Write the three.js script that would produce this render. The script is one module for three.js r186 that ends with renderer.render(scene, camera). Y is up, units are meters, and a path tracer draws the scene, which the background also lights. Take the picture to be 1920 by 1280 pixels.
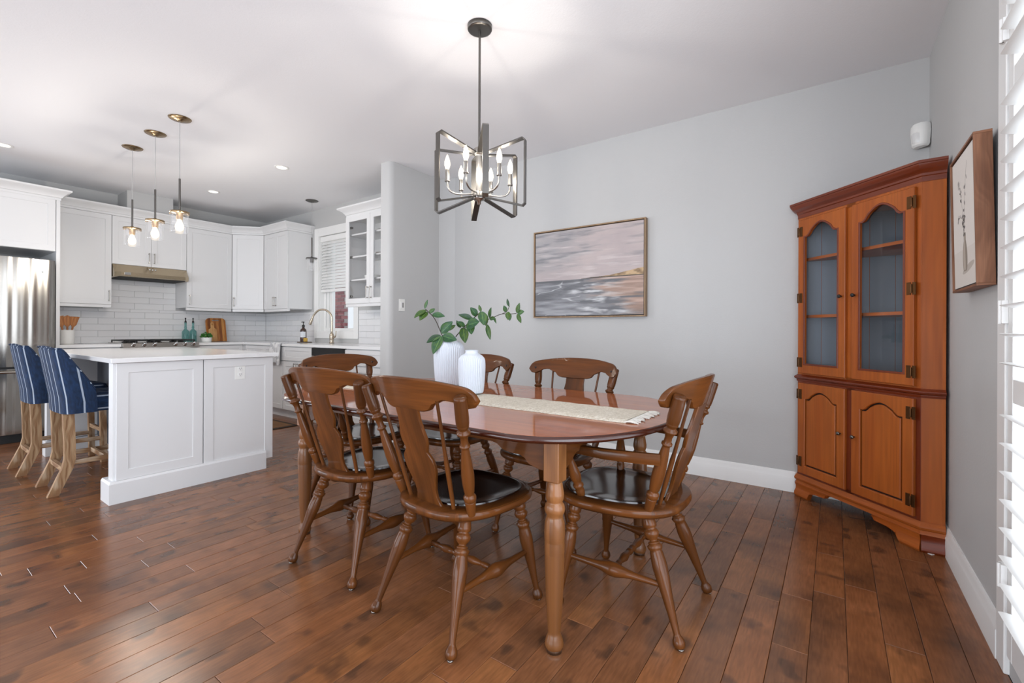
import * as THREE from 'three';
import { mergeGeometries, toCreasedNormals } from 'three/addons/utils/BufferGeometryUtils.js';
import { RectAreaLightUniformsLib } from 'three/addons/lights/RectAreaLightUniformsLib.js';
import { RoundedBoxGeometry } from 'three/addons/geometries/RoundedBoxGeometry.js';

// ---------------------------------------------------------------- camera, sky, daylight, exposure
const scene = new THREE.Scene();
const camera = new THREE.PerspectiveCamera(2 * Math.atan(640 / 855.6) * 180 / Math.PI, 1.5, 0.05, 100);
camera.position.set(0, 1.10, 0);
camera.rotation.order = 'YXZ';
camera.rotation.set(0, Math.atan(605 / 855.6), 0.25 * Math.PI / 180);
camera.setViewOffset(1920, 1280, 0, 20, 1920, 1280);
scene.add(camera);
RectAreaLightUniformsLib.init();
const renderer = new THREE.WebGLRenderer({ antialias: true });
renderer.toneMapping = THREE.LinearToneMapping;
renderer.toneMappingExposure = 0.545;
renderer.shadowMap.enabled = true;
scene.background = new THREE.Color().setRGB(0.86, 0.93, 1.0);
scene.backgroundIntensity = 1.9;

const H = 2.76, WX = 0.462, BZ = -3.69, KX = -7.25, SZ = -3.60, RZ = 4.2, PX = -3.55;  // ceiling, right wall, back wall, hood wall, sink wall, rear wall, partition face
function windowLight(w, h, x, y, z, ry, intensity) {
  const l = new THREE.RectAreaLight(new THREE.Color().setRGB(0.88, 0.95, 1.05), intensity, w, h);
  l.position.set(x, y, z); l.rotation.y = ry; scene.add(l);
}
const PD = { z0: -2.12, z1: 1.3, y0: 0.06, y1: 2.36 };           // glazed patio door in the right wall
const RW = { x0: -5.2, x1: 0.1, y0: 0.12, y1: 2.1 };             // wide window in the rear wall
windowLight(PD.z1 + 1.16, PD.y1 - PD.y0 - 0.12, WX + 0.09, (PD.y0 + PD.y1) / 2, (PD.z1 - 1.2) / 2, Math.PI / 2, 8);   // the panes that no shutter covers
const LW = { z0: 0.7, z1: 3.7, y0: 0.2, y1: 1.9 };               // living room window in the left wall, outside the frame
windowLight(LW.z1 - LW.z0 - 0.1, LW.y1 - LW.y0 - 0.1, KX - 0.05, (LW.y0 + LW.y1) / 2, (LW.z0 + LW.z1) / 2, -Math.PI / 2, 12);
windowLight(0.8, PD.y1 - PD.y0 - 0.12, WX + 0.09, (PD.y0 + PD.y1) / 2, -1.66, Math.PI / 2, 5);                    // behind the shutter
windowLight(RW.x1 - RW.x0 - 0.1, RW.y1 - RW.y0 - 0.1, (RW.x0 + RW.x1) / 2, (RW.y0 + RW.y1) / 2, RZ + 0.04, 0, 10.5);

// ---------------------------------------------------------------- helpers
let seed = 7;
const rnd = () => { seed = (seed * 1664525 + 1013904223) >>> 0; return seed / 4294967296; };
const rr = (a, b) => a + (b - a) * rnd();
const used = new Map();
function numbered(n) { const k = used.get(n) || 0; used.set(n, k + 1); return k ? n + '_' + String(k).padStart(3, '0') : n; }
const V = (x, y, z) => new THREE.Vector3(x, y, z);
function mesh(name, geo, mat, parent) {
  const m = new THREE.Mesh(Array.isArray(geo) ? merge(geo) : geo, mat);
  m.name = name; m.castShadow = m.receiveShadow = true;
  parent.add(m); return m;
}
function thing(name, label, category, pos = [0, 0, 0], ry = 0, group) {
  const o = new THREE.Group(); o.name = numbered(name); o.position.set(...pos); o.rotation.y = ry;
  o.userData = { label, category }; if (group) o.userData.group = group;
  scene.add(o); return o;
}
function solo(name, geo, mat, label, category, group) {
  const m = mesh(numbered(name), geo, mat, scene); m.userData = { label, category }; if (group) m.userData.group = group; return m;
}
function struct(name, geo, mat, label, category = 'wall') {
  const m = mesh(name, geo, mat, scene); m.userData = { kind: 'structure', label, category }; return m;
}
function clean(g) {
  g = g.index ? g.toNonIndexed() : g;
  for (const k of Object.keys(g.attributes)) if (!['position', 'normal', 'uv'].includes(k)) g.deleteAttribute(k);
  if (!g.attributes.uv) g.setAttribute('uv', new THREE.BufferAttribute(new Float32Array(g.attributes.position.count * 2), 2));
  g.morphAttributes = {}; g.clearGroups(); return g;
}
function merge(list) { return mergeGeometries(list.map(clean), false); }
const T = (g, x, y, z) => g.translate(x, y, z);
// uv in metres by the way each face points; grain = axis that the texture's v follows
function uvBox(g, grain = 'y', ou = 0, ov = 0) {
  g = clean(g); const p = g.attributes.position, n = g.attributes.normal, uv = g.attributes.uv;
  for (let i = 0; i < p.count; i++) {
    const c = { x: p.getX(i), y: p.getY(i), z: p.getZ(i) };
    const a = { x: Math.abs(n.getX(i)), y: Math.abs(n.getY(i)), z: Math.abs(n.getZ(i)) };
    const skip = a.x >= a.y && a.x >= a.z ? 'x' : a.y >= a.z ? 'y' : 'z';
    const rest = ['x', 'y', 'z'].filter(k => k !== skip);
    const v = rest.includes(grain) ? grain : rest[1], u = rest.find(k => k !== v);
    uv.setXY(i, c[u] + ou, c[v] + ov);
  }
  return g;
}
function bx(w, h, d, x = 0, y = 0, z = 0, r = 0.003, grain = 'y') {
  const q = Math.min(r, w / 2.1, h / 2.1, d / 2.1);
  const g = q > 0.0004 ? new RoundedBoxGeometry(w, h, d, 1, q) : new THREE.BoxGeometry(w, h, d);
  return uvBox(T(g, x, y, z), grain);
}
// box by its limits
const bl = (x0, x1, y0, y1, z0, z1, r = 0.003, grain = 'y') => bx(x1 - x0, y1 - y0, z1 - z0, (x0 + x1) / 2, (y0 + y1) / 2, (z0 + z1) / 2, r, grain);
// closed loops of points joined into a skin
function loft(rings, caps = true, crease = 0.7, grain = null, uvOf = null) {
  const pos = [], uvs = [], n = rings[0].length;
  const tri = (a, b, c) => { pos.push(a.x, a.y, a.z, b.x, b.y, b.z, c.x, c.y, c.z); if (uvOf) for (const q of [a, b, c]) uvs.push(...(q.uv || [0, 0])); };
  for (let i = 0; i < rings.length - 1; i++) for (let k = 0; k < n; k++) {
    const a = rings[i][k], b = rings[i][(k + 1) % n], c = rings[i + 1][(k + 1) % n], d = rings[i + 1][k];
    tri(a, b, c); tri(a, c, d);
  }
  if (caps) for (const [r, s] of [[rings[0], 1], [rings[rings.length - 1], -1]]) {
    const m = r.reduce((q, p) => q.add(p), V(0, 0, 0)).multiplyScalar(1 / n);
    for (let k = 0; k < n; k++) s > 0 ? tri(m, r[(k + 1) % n], r[k]) : tri(m, r[k], r[(k + 1) % n]);
  }
  let g = new THREE.BufferGeometry();
  g.setAttribute('position', new THREE.BufferAttribute(new Float32Array(pos), 3));
  if (uvOf) g.setAttribute('uv', new THREE.BufferAttribute(new Float32Array(uvs), 2));
  g = fixWinding(g);
  g.computeVertexNormals(); g = toCreasedNormals(g, crease);
  return uvOf ? clean(g) : uvBox(g, grain || 'y');
}
function fixWinding(g) {                                             // turn the skin outward if its volume is negative
  const p = g.attributes.position; let vol = 0; const a = V(), b = V(), c = V();
  for (let i = 0; i < p.count; i += 3) { a.fromBufferAttribute(p, i); b.fromBufferAttribute(p, i + 1); c.fromBufferAttribute(p, i + 2); vol += a.dot(b.cross(c)); }
  if (vol < 0) for (let i = 0; i < p.count; i += 3) {
    const t = [p.getX(i + 1), p.getY(i + 1), p.getZ(i + 1)];
    p.setXYZ(i + 1, p.getX(i + 2), p.getY(i + 2), p.getZ(i + 2)); p.setXYZ(i + 2, ...t);
    const w = g.attributes.uv; if (w) { const e = [w.getX(i + 1), w.getY(i + 1)]; w.setXY(i + 1, w.getX(i + 2), w.getY(i + 2)); w.setXY(i + 2, ...e); }
  }
  return g;
}
// turned piece between two points; prof = [[t, radius]...]
function turned(prof, a, b, seg = 14) {
  const L = a.distanceTo(b);
  const g = new THREE.LatheGeometry(prof.map(([t, r]) => new THREE.Vector2(Math.max(r, 0.0004), t * L)), seg);
  const uv = g.attributes.uv; for (let i = 0; i < uv.count; i++) uv.setXY(i, uv.getX(i) * 0.1, uv.getY(i) * L);
  g.applyQuaternion(new THREE.Quaternion().setFromUnitVectors(V(0, 1, 0), b.clone().sub(a).normalize()));
  return g.translate(a.x, a.y, a.z);
}
const rod = (a, b, r, r2 = r, seg = 10) => turned([[0, 0], [0, r], [1, r2], [1, 0]], a, b, seg);
const lathe = (pts, seg = 24) => new THREE.LatheGeometry(pts.map(([r, y]) => new THREE.Vector2(r, y)), seg);
function tube(pts, r, seg = 8, n = 24, closed = false) { return new THREE.TubeGeometry(new THREE.CatmullRomCurve3(pts.map(p => V(...p)), closed, 'catmullrom', 0.5), n, r, seg, closed); }
function shapeOf(pts) { const s = new THREE.Shape(); pts.forEach((p, i) => i ? s.lineTo(p[0], p[1]) : s.moveTo(p[0], p[1])); s.closePath(); return s; }
function extrude(pts, depth, bevel = 0.002, holes = []) {
  const s = shapeOf(pts); for (const h of holes) s.holes.push(new THREE.Path(h.map(p => new THREE.Vector2(...p))));
  return new THREE.ExtrudeGeometry(s, { depth, bevelEnabled: bevel > 0, bevelSize: bevel, bevelThickness: bevel, bevelOffset: -bevel, bevelSegments: 1, curveSegments: 8 });
}
// a moulding: profile [[out, y]...] swept along a plan path [[x, z]...], mitred; "out" lies to the left of the path's direction seen from above when side = 1
function sweep(path, profile, side = 1, grain = 'x') {
  const n = path.length, nor = [];
  for (let i = 0; i < n - 1; i++) { const dx = path[i + 1][0] - path[i][0], dz = path[i + 1][1] - path[i][1], l = Math.hypot(dx, dz); nor.push([dz / l * side, -dx / l * side]); }
  const rings = path.map((p, i) => {
    const a = nor[Math.max(0, i - 1)], b = nor[Math.min(n - 2, i)];
    let mx = a[0] + b[0], mz = a[1] + b[1]; const k = 2 / (mx * mx + mz * mz); mx *= k; mz *= k;
    return profile.map(([o, y]) => V(p[0] + mx * o, y, p[1] + mz * o));
  });
  return loftShape(rings, profile, grain);
}
function loftShape(rings, profile, grain) {
  const pos = [], n = profile.length;
  const tri = (a, b, c) => pos.push(a.x, a.y, a.z, b.x, b.y, b.z, c.x, c.y, c.z);
  for (let i = 0; i < rings.length - 1; i++) for (let k = 0; k < n; k++) {
    const a = rings[i][k], b = rings[i][(k + 1) % n], c = rings[i + 1][(k + 1) % n], d = rings[i + 1][k];
    tri(a, b, c); tri(a, c, d);
  }
  const faces = THREE.ShapeUtils.triangulateShape(profile.map(p => new THREE.Vector2(...p)), []);
  const ccw = THREE.ShapeUtils.isClockWise(profile.map(p => new THREE.Vector2(...p))) ? -1 : 1;
  for (const f of faces) { const r0 = rings[0], r1 = rings[rings.length - 1]; if (ccw > 0) { tri(r0[f[0]], r0[f[2]], r0[f[1]]); tri(r1[f[0]], r1[f[1]], r1[f[2]]); } else { tri(r0[f[0]], r0[f[1]], r0[f[2]]); tri(r1[f[0]], r1[f[2]], r1[f[1]]); } }
  let g = new THREE.BufferGeometry(); g.setAttribute('position', new THREE.BufferAttribute(new Float32Array(pos), 3));
  g = fixWinding(g); g.computeVertexNormals(); g = toCreasedNormals(g, 0.5);
  return uvBox(g, grain);
}

// ---------------------------------------------------------------- procedural textures
function hash2(x, y, s) { let h = (x * 374761393 + y * 668265263 + s * 974711) | 0; h = Math.imul(h ^ (h >>> 13), 1274126177); return ((h ^ (h >>> 16)) >>> 0) / 4294967296; }
function noise(x, y, px, py, s) {                                    // tileable value noise
  const xi = Math.floor(x), yi = Math.floor(y), fx = x - xi, fy = y - yi, u = fx * fx * (3 - 2 * fx), v = fy * fy * (3 - 2 * fy);
  const m = (a, p) => ((a % p) + p) % p, h = (i, j) => hash2(m(xi + i, px), m(yi + j, py), s);
  return (h(0, 0) * (1 - u) + h(1, 0) * u) * (1 - v) + (h(0, 1) * (1 - u) + h(1, 1) * u) * v;
}
function fbm(u, v, fx, fy, oct, s) { let a = 0, w = 0.5, t = 0; for (let o = 0; o < oct; o++) { a += w * noise(u * fx, v * fy, fx, fy, s + o); t += w; w *= 0.5; fx *= 2; fy *= 2; } return a / t; }
function dataTex(w, h, fn, srgb = true, size = 1, sizeY = size) {
  const d = new Uint8Array(w * h * 4);
  for (let y = 0; y < h; y++) for (let x = 0; x < w; x++) { const c = fn(x / w, y / h), i = (y * w + x) * 4; for (let k = 0; k < 3; k++) d[i + k] = Math.max(0, Math.min(255, c[k] * 255)); d[i + 3] = 255; }
  const t = new THREE.DataTexture(d, w, h); t.wrapS = t.wrapT = THREE.RepeatWrapping; t.magFilter = THREE.LinearFilter; t.minFilter = THREE.LinearMipmapLinearFilter; t.generateMipmaps = true;
  t.repeat.set(1 / size, 1 / sizeY); if (srgb) t.colorSpace = THREE.SRGBColorSpace; t.needsUpdate = true; return t;
}
const mixc = (a, b, t) => a.map((q, i) => q + (b[i] - q) * t);
const rgb = h => [(h >> 16 & 255) / 255, (h >> 8 & 255) / 255, (h & 255) / 255];
// wood: grain runs along v
function woodTex(c0, c1, c2, s, size = 0.5, amp = 1) {
  return dataTex(256, 512, (u, v) => {
    const warp = fbm(u, v, 3, 2, 3, s + 40) * 0.35;
    const ring = fbm(u + warp, v, 14, 2, 3, s), fine = fbm(u, v, 90, 6, 2, s + 9), blot = fbm(u, v, 3, 3, 3, s + 21);
    let c = mixc(c0, c1, Math.min(1, Math.max(0, (ring - 0.3) * 1.8 * amp)));
    c = mixc(c, c2, Math.max(0, blot - 0.5) * 1.3 * amp);
    return c.map(q => q * (0.9 + 0.16 * fine));
  }, true, size, size * 2);
}
function floorTex(c0, c1, dark, s) {
  return dataTex(256, 1024, (u, v) => {
    const g = fbm(u, v, 8, 4, 4, s), fine = fbm(u, v, 110, 40, 2, s + 5), cl = fbm(u, v, 3, 8, 4, s + 11), wave = fbm(u, v, 2, 24, 3, s + 70);
    const stain = Math.max(0, fbm(u, v, 2, 5, 4, s + 30) - 0.56) * 4.5, knot = Math.max(0, fbm(u, v, 5, 14, 3, s + 50) - 0.69) * 6;
    let c = mixc(c0, c1, Math.min(1, Math.max(0, (g * 0.45 + cl * 0.4 + wave * 0.3 - 0.36) * 2.1)));
    c = mixc(c, dark, Math.min(0.62, stain * (0.3 + wave) * 0.55 + knot * 0.7));
    return c.map(q => q * (0.9 + 0.2 * fine));
  }, true, 0.5, 1.6);
}

// ---------------------------------------------------------------- materials
const std = o => new THREE.MeshStandardMaterial(o);
const phys = o => new THREE.MeshPhysicalMaterial(o);
const M = {};
const wallBump = dataTex(256, 256, (u, v) => { const q = fbm(u, v, 64, 64, 3, 3); return [q, q, q]; }, false, 0.4);
M.wall = std({ color: 0xc0c0bf, roughness: 0.75, bumpMap: wallBump, bumpScale: 0.0004 });
M.ceiling = std({ color: 0xececee, roughness: 0.9, bumpMap: wallBump, bumpScale: 0.0004 });
M.trim = std({ color: 0xeeeeec, roughness: 0.4 });
M.cab = std({ color: 0xdfdfdf, roughness: 0.38 });
M.subfloor = std({ color: 0x120a07, roughness: 0.9 });
const floorMaps = [floorTex(rgb(0x8f5c3a), rgb(0x734629), rgb(0x452e22), 1), floorTex(rgb(0x865739), rgb(0x6d462c), rgb(0x422f24), 60), floorTex(rgb(0x96623c), rgb(0x7d4e2f), rgb(0x4a3325), 120)];
M.floor = [];
for (let i = 0; i < 9; i++) M.floor.push(phys({ map: floorMaps[i % 3], color: new THREE.Color(0xffffff).multiplyScalar([1.0, 0.93, 0.84][Math.floor(i / 3)]), roughness: 0.25, specularIntensity: 1, bumpMap: floorMaps[i % 3], bumpScale: 0.0004 }));
const chairTex = woodTex(rgb(0x673a17), rgb(0x47260c), rgb(0x341b08), 200, 0.4);
const legTex = woodTex(rgb(0x84542c), rgb(0x6c4220), rgb(0x583417), 215, 0.4);
const tableTex = woodTex(rgb(0xa65a2a), rgb(0x924a1f), rgb(0x7c3d17), 230, 0.6, 0.8);
const hutchTex = woodTex(rgb(0xad5c22), rgb(0x9b4c19), rgb(0x803c10), 260, 0.7, 0.8);
M.chair = phys({ map: chairTex, roughness: 0.5, clearcoat: 0.4, clearcoatRoughness: 0.1, specularIntensity: 0.2 });
M.chairDark = phys({ map: chairTex, color: 0x46322a, roughness: 0.2, clearcoat: 0.6, clearcoatRoughness: 0.12 });
M.tableTop = phys({ map: tableTex, roughness: 0.5, clearcoat: 0.9, clearcoatRoughness: 0.05, specularIntensity: 0.5 });
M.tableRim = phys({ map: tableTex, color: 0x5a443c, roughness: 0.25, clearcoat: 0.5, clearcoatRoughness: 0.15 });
M.tableLeg = phys({ map: legTex, color: 0xffffff, roughness: 0.45, clearcoat: 0.4, clearcoatRoughness: 0.12, specularIntensity: 0.6 });
M.hutch = phys({ map: hutchTex, roughness: 0.4, clearcoat: 0.15, clearcoatRoughness: 0.3, specularIntensity: 0.6 });
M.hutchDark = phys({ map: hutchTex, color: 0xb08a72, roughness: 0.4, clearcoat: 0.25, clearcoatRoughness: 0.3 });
M.hutchIn = std({ color: 0x6c7681, roughness: 0.6 });
M.nickel = std({ color: 0xa8a49e, metalness: 1, roughness: 0.28 });
M.darkNickel = std({ color: 0x706d69, metalness: 1, roughness: 0.32 });
M.champagne = std({ color: 0xb7aa98, metalness: 1, roughness: 0.25 });
M.steel = std({ color: 0xa8a49e, metalness: 1, roughness: 0.15 });
M.chrome = std({ color: 0xd8d8d8, metalness: 1, roughness: 0.12 });
M.black = std({ color: 0x121213, roughness: 0.5 });
M.blackGloss = std({ color: 0x0d0d0e, roughness: 0.15 });
M.brass = std({ color: 0x5e3f24, metalness: 0.85, roughness: 0.38 });
M.glass = phys({ color: 0xffffff, transmission: 1, roughness: 0.02, thickness: 0, ior: 1.5 });
M.quartz = phys({ color: 0xececec, roughness: 0.12 });
M.white = std({ color: 0xf0f0ee, roughness: 0.45 });
M.plastic = std({ color: 0xeeeeea, roughness: 0.35 });
M.ceramic = phys({ color: 0xd2d8e1, roughness: 0.5 });
M.gap = std({ color: 0x2a2a2a, roughness: 0.8 });
function glow(r, g, b, k) { return std({ color: 0x111111, emissive: new THREE.Color().setRGB(r, g, b), emissiveIntensity: k }); }

// ================================================================ THE ROOM
// ---- floor: planks along z
{
  const floor = struct('floor', bl(KX - 0.1, WX + 0.1, -0.12, -0.019, BZ - 0.1, RZ + 0.1, 0), M.subfloor, 'brown hand-scraped hardwood plank floor', 'floor');
  const PW = 0.1095, list = [];
  for (let x1 = -0.07 + PW * 5; x1 > KX; x1 -= PW) {
    const xa = Math.max(KX + 0.001, x1 - PW), xb = Math.min(WX - 0.001, x1);
    if (xb - xa < 0.01) continue;
    let z = RZ - rr(0, 1.2), za = RZ;
    while (za > BZ) {
      const zb = Math.max(BZ, z);
      if (za - zb > 0.02) list.push([xa, xb, zb, za, Math.floor(rnd() * 9)]);
      za = zb; z = za - (rnd() < 0.25 ? rr(0.25, 0.5) : rr(0.6, 1.35));
    }
  }
  camera.updateMatrixWorld(); camera.updateProjectionMatrix();
  const area = p => {                                                // how large a plank shows
    const c = [[p[0], p[2]], [p[1], p[2]], [p[1], p[3]], [p[0], p[3]]].map(([x, z]) => V(x, 0, Math.min(z, -0.75)).project(camera));
    if (p[2] > -0.8) return 0;
    const cl = c.map(q => [Math.max(-1.02, Math.min(1.02, q.x)), Math.max(-1.02, Math.min(1.02, q.y))]);
    let a = 0; for (let i = 0; i < 4; i++) { const j = (i + 1) % 4; a += cl[i][0] * cl[j][1] - cl[j][0] * cl[i][1]; }
    return Math.abs(a);
  };
  const plank = ([xa, xb, za, zb]) => {
    const g = 0.0013, b = 0.0014, h = 0.018, x0 = xa + g / 2, x1 = xb - g / 2, z0 = za + g / 2, z1 = zb - g / 2;
    const ring = (i, y) => [V(x0 + i, y, z0 + i), V(x0 + i, y, z1 - i), V(x1 - i, y, z1 - i), V(x1 - i, y, z0 + i)];
    return uvBox(loft([ring(0, -h), ring(0, -b), ring(b, 0)], true, 0.3), 'z', rnd() * 0.5, rnd() * 1.6);
  };
  list.forEach(p => p.push(area(p))); list.sort((a, b) => b[5] - a[5]);
  list.slice(0, 295).forEach(p => mesh('plank', plank(p), M.floor[p[4]], floor));
  const rest = mesh('planks', list.slice(295).map(plank), M.floor[4], floor); rest.userData.kind = 'stuff';
}
// ---- shell
struct('ceiling', bl(KX - 0.1, WX + 0.2, H, H + 0.12, BZ - 0.1, RZ + 0.2, 0), M.ceiling, 'smooth white ceiling', 'ceiling');
struct('wall_back', bl(PX - 0.14, WX + 0.14, 0, H, BZ - 0.14, BZ, 0), M.wall, 'light grey wall behind the dining table');
struct('wall_right', [bl(WX, WX + 0.14, 0, H, BZ, PD.z0, 0), bl(WX, WX + 0.14, 0, H, PD.z1, RZ + 0.14, 0), bl(WX, WX + 0.14, PD.y1, H, PD.z0, PD.z1, 0), bl(WX, WX + 0.14, 0, PD.y0, PD.z0, PD.z1, 0)], M.wall, 'light grey wall with the shuttered patio door');
struct('wall_rear', [bl(KX, RW.x0, 0, H, RZ, RZ + 0.14, 0), bl(RW.x1, WX, 0, H, RZ, RZ + 0.14, 0), bl(RW.x0, RW.x1, 0, RW.y0, RZ, RZ + 0.14, 0), bl(RW.x0, RW.x1, RW.y1, H, RZ, RZ + 0.14, 0)], M.wall, 'light grey wall behind the camera with a wide window');
struct('wall_left', [bl(KX - 0.14, KX, 0, H, SZ - 0.14, LW.z0, 0), bl(KX - 0.14, KX, 0, H, LW.z1, RZ + 0.14, 0), bl(KX - 0.14, KX, 0, LW.y0, LW.z0, LW.z1, 0), bl(KX - 0.14, KX, LW.y1, H, LW.z0, LW.z1, 0)], M.wall, 'grey kitchen wall behind the range hood');
const KW = { x0: -5.80, x1: -5.01, y0: 1.08, y1: 2.38 };             // kitchen window opening
struct('wall_kitchen', [bl(KX, KW.x0, 0, H, SZ - 0.14, SZ, 0), bl(KW.x1, PX - 0.14, 0, H, SZ - 0.14, SZ, 0), bl(KW.x0, KW.x1, 0, KW.y0, SZ - 0.14, SZ, 0), bl(KW.x0, KW.x1, KW.y1, H, SZ - 0.14, SZ, 0)], M.wall, 'grey kitchen wall around the sink window');
{ // partition with a rounded near corner and a chamfered far corner
  const pts = [], r = 0.055, ze = -2.95, x0 = PX - 0.14;
  pts.push([x0, BZ + 0.001], [x0, ze]);
  for (let i = 0; i <= 8; i++) { const a = Math.PI / 2 * (1 - i / 8); pts.push([PX - r + r * Math.cos(a), ze - r + r * Math.sin(a)]); }
  pts.push([PX, -3.625], [PX + 0.18, BZ + 0.001]);
  const ring = y => pts.map(([x, z]) => V(x, y, z));
  struct('wall_partition', loftShape([ring(0), ring(H - 0.001)], pts.map(p => [p[0], p[1]]), 'y'), M.wall, 'grey partition end with rounded corner between dining area and kitchen');
}
struct('wall_duct', bl(KX, -6.9, 2.44, H, -2.256, -1.79, 0.002), M.wall, 'boxed duct chase above the range hood cabinets');
// ---- baseboards
const basePro = (h = 0.14) => [[0, 0], [0.016, 0], [0.016, h - 0.045], [0.013, h - 0.038], [0.011, h - 0.012], [0.006, h], [0, h]];
struct('baseboard_back', sweep([[PX + 0.18, BZ], [WX, BZ]], basePro(), -1), M.trim, 'tall white baseboard under the painting wall', 'baseboard');
struct('baseboard_right', sweep([[WX, BZ + 0.017], [WX, PD.z0 - 0.085]], basePro(), -1, 'z'), M.trim, 'tall white baseboard between the corner cupboard and patio door', 'baseboard');
struct('baseboard_partition', sweep([[PX - 0.14, -2.95], [PX - 0.04, -2.95], [PX, -2.99], [PX, -3.625], [PX + 0.18, BZ]], basePro(), -1, 'z'), M.trim, 'white baseboard around the partition end', 'baseboard');

// ---- patio door in the right wall
{
  const d = mesh('door_1', bl(WX + 0.115, WX + 0.125, PD.y0 + 0.05, PD.y1 - 0.05, PD.z0 + 0.06, PD.z1 - 0.06, 0), M.glass, scene);
  d.userData = { kind: 'structure', label: 'glazed patio door behind the white shutter', category: 'door' };
  const fr = [bl(WX + 0.1, WX + 0.14, PD.y0, PD.y1, PD.z0, PD.z0 + 0.06), bl(WX + 0.1, WX + 0.14, PD.y0, PD.y1, PD.z1 - 0.06, PD.z1), bl(WX + 0.1, WX + 0.14, PD.y0, PD.y0 + 0.05, PD.z0, PD.z1), bl(WX + 0.1, WX + 0.14, PD.y1 - 0.05, PD.y1, PD.z0, PD.z1), bl(WX + 0.105, WX + 0.14, PD.y0, PD.y1, -0.85, -0.77)];
  mesh('door_frame', fr, M.trim, d);
  struct('trim_1', [bl(WX - 0.014, WX + 0.03, 0, PD.y1 + 0.08, PD.z0 - 0.085, PD.z0 - 0.001, 0.004), bl(WX - 0.014, WX + 0.03, PD.y1 + 0.001, PD.y1 + 0.08, PD.z0 - 0.001, PD.z1 + 0.08, 0.004)], M.trim, 'white frame around the shuttered patio door', 'trim');
  const s = thing('plantation_shutter', 'white plantation shutter with wide open louvers at the right edge', 'shutter', [WX + 0.006, PD.y0, PD.z0 + 0.002]);
  const w = 0.92, h = PD.y1 - PD.y0;
  mesh('stile', bl(-0.014, 0.014, 0.004, h - 0.004, 0.002, 0.05), M.trim, s); mesh('stile', bl(-0.014, 0.014, 0.004, h - 0.004, w - 0.05, w), M.trim, s);
  mesh('rail', bl(-0.013, 0.013, 0.004, 0.11, 0.05, w - 0.05), M.trim, s); mesh('rail', bl(-0.013, 0.013, h - 0.11, h - 0.004, 0.05, w - 0.05), M.trim, s);
  const mids = [0.82, 1.80]; for (const y of mids) mesh('rail', bl(-0.013, 0.013, y, y + 0.075, 0.05, w - 0.05), M.trim, s);
  const ring = z => { const a = []; for (let i = 0; i < 14; i++) { const t = i / 14 * 2 * Math.PI; a.push(V(Math.cos(t) * 0.0445, Math.sin(t) * 0.0055, z)); } return a; };
  const lv = loft([ring(0.052), ring(w - 0.052)], true, 0.9, 'z'); lv.rotateZ(-0.14);
  for (const [a, b] of [[0.11, 0.82], [0.895, 1.80], [1.875, h - 0.11]]) { const n = Math.round((b - a) / 0.089); for (let i = 0; i < n; i++) { const m = mesh('louver', lv, M.trim, s); m.position.y = a + (b - a) * (i + 0.5) / n; } }
  for (const y of [0.22, 1.07, 1.98]) mesh('hinge', [bl(-0.03, -0.014, y, y + 0.075, -0.022, 0.012, 0.002), rod(V(-0.03, y, -0.004), V(-0.03, y + 0.075, -0.004), 0.006)], M.trim, s);
}
{
  const g = mesh('window_3', bl(KX - 0.08, KX - 0.07, LW.y0 + 0.05, LW.y1 - 0.05, LW.z0 + 0.05, LW.z1 - 0.05, 0), M.glass, scene);
  g.userData = { kind: 'structure', label: 'living room window in the kitchen side wall, outside the frame', category: 'window' };
  const b = []; for (let i = 0; i <= 2; i++) { const z = LW.z0 + (LW.z1 - LW.z0) * i / 2; b.push(bl(KX - 0.03, KX - 0.005, LW.y0, LW.y1, Math.max(LW.z0, z - 0.04), Math.min(LW.z1, z + 0.04))); }
  b.push(bl(KX - 0.03, KX - 0.005, LW.y0, LW.y0 + 0.06, LW.z0, LW.z1), bl(KX - 0.03, KX - 0.005, LW.y1 - 0.06, LW.y1, LW.z0, LW.z1));
  mesh('window_frame', b, M.trim, g);
}
// ---- rear window (behind the camera)
{
  const g = mesh('window_1', bl(RW.x0 + 0.05, RW.x1 - 0.05, RW.y0 + 0.05, RW.y1 - 0.05, RZ + 0.06, RZ + 0.07, 0), M.glass, scene);
  g.userData = { kind: 'structure', label: 'wide living room window behind the camera', category: 'window' };
  const b = []; for (let i = 0; i <= 3; i++) { const x = RW.x0 + (RW.x1 - RW.x0) * i / 3; b.push(bl(Math.max(RW.x0, x - 0.04), Math.min(RW.x1, x + 0.04), RW.y0, RW.y1, RZ + 0.005, RZ + 0.03)); }
  b.push(bl(RW.x0, RW.x1, RW.y0, RW.y0 + 0.06, RZ + 0.005, RZ + 0.03), bl(RW.x0, RW.x1, RW.y1 - 0.06, RW.y1, RZ + 0.005, RZ + 0.03));
  mesh('window_frame', b, M.trim, g);
}

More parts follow.
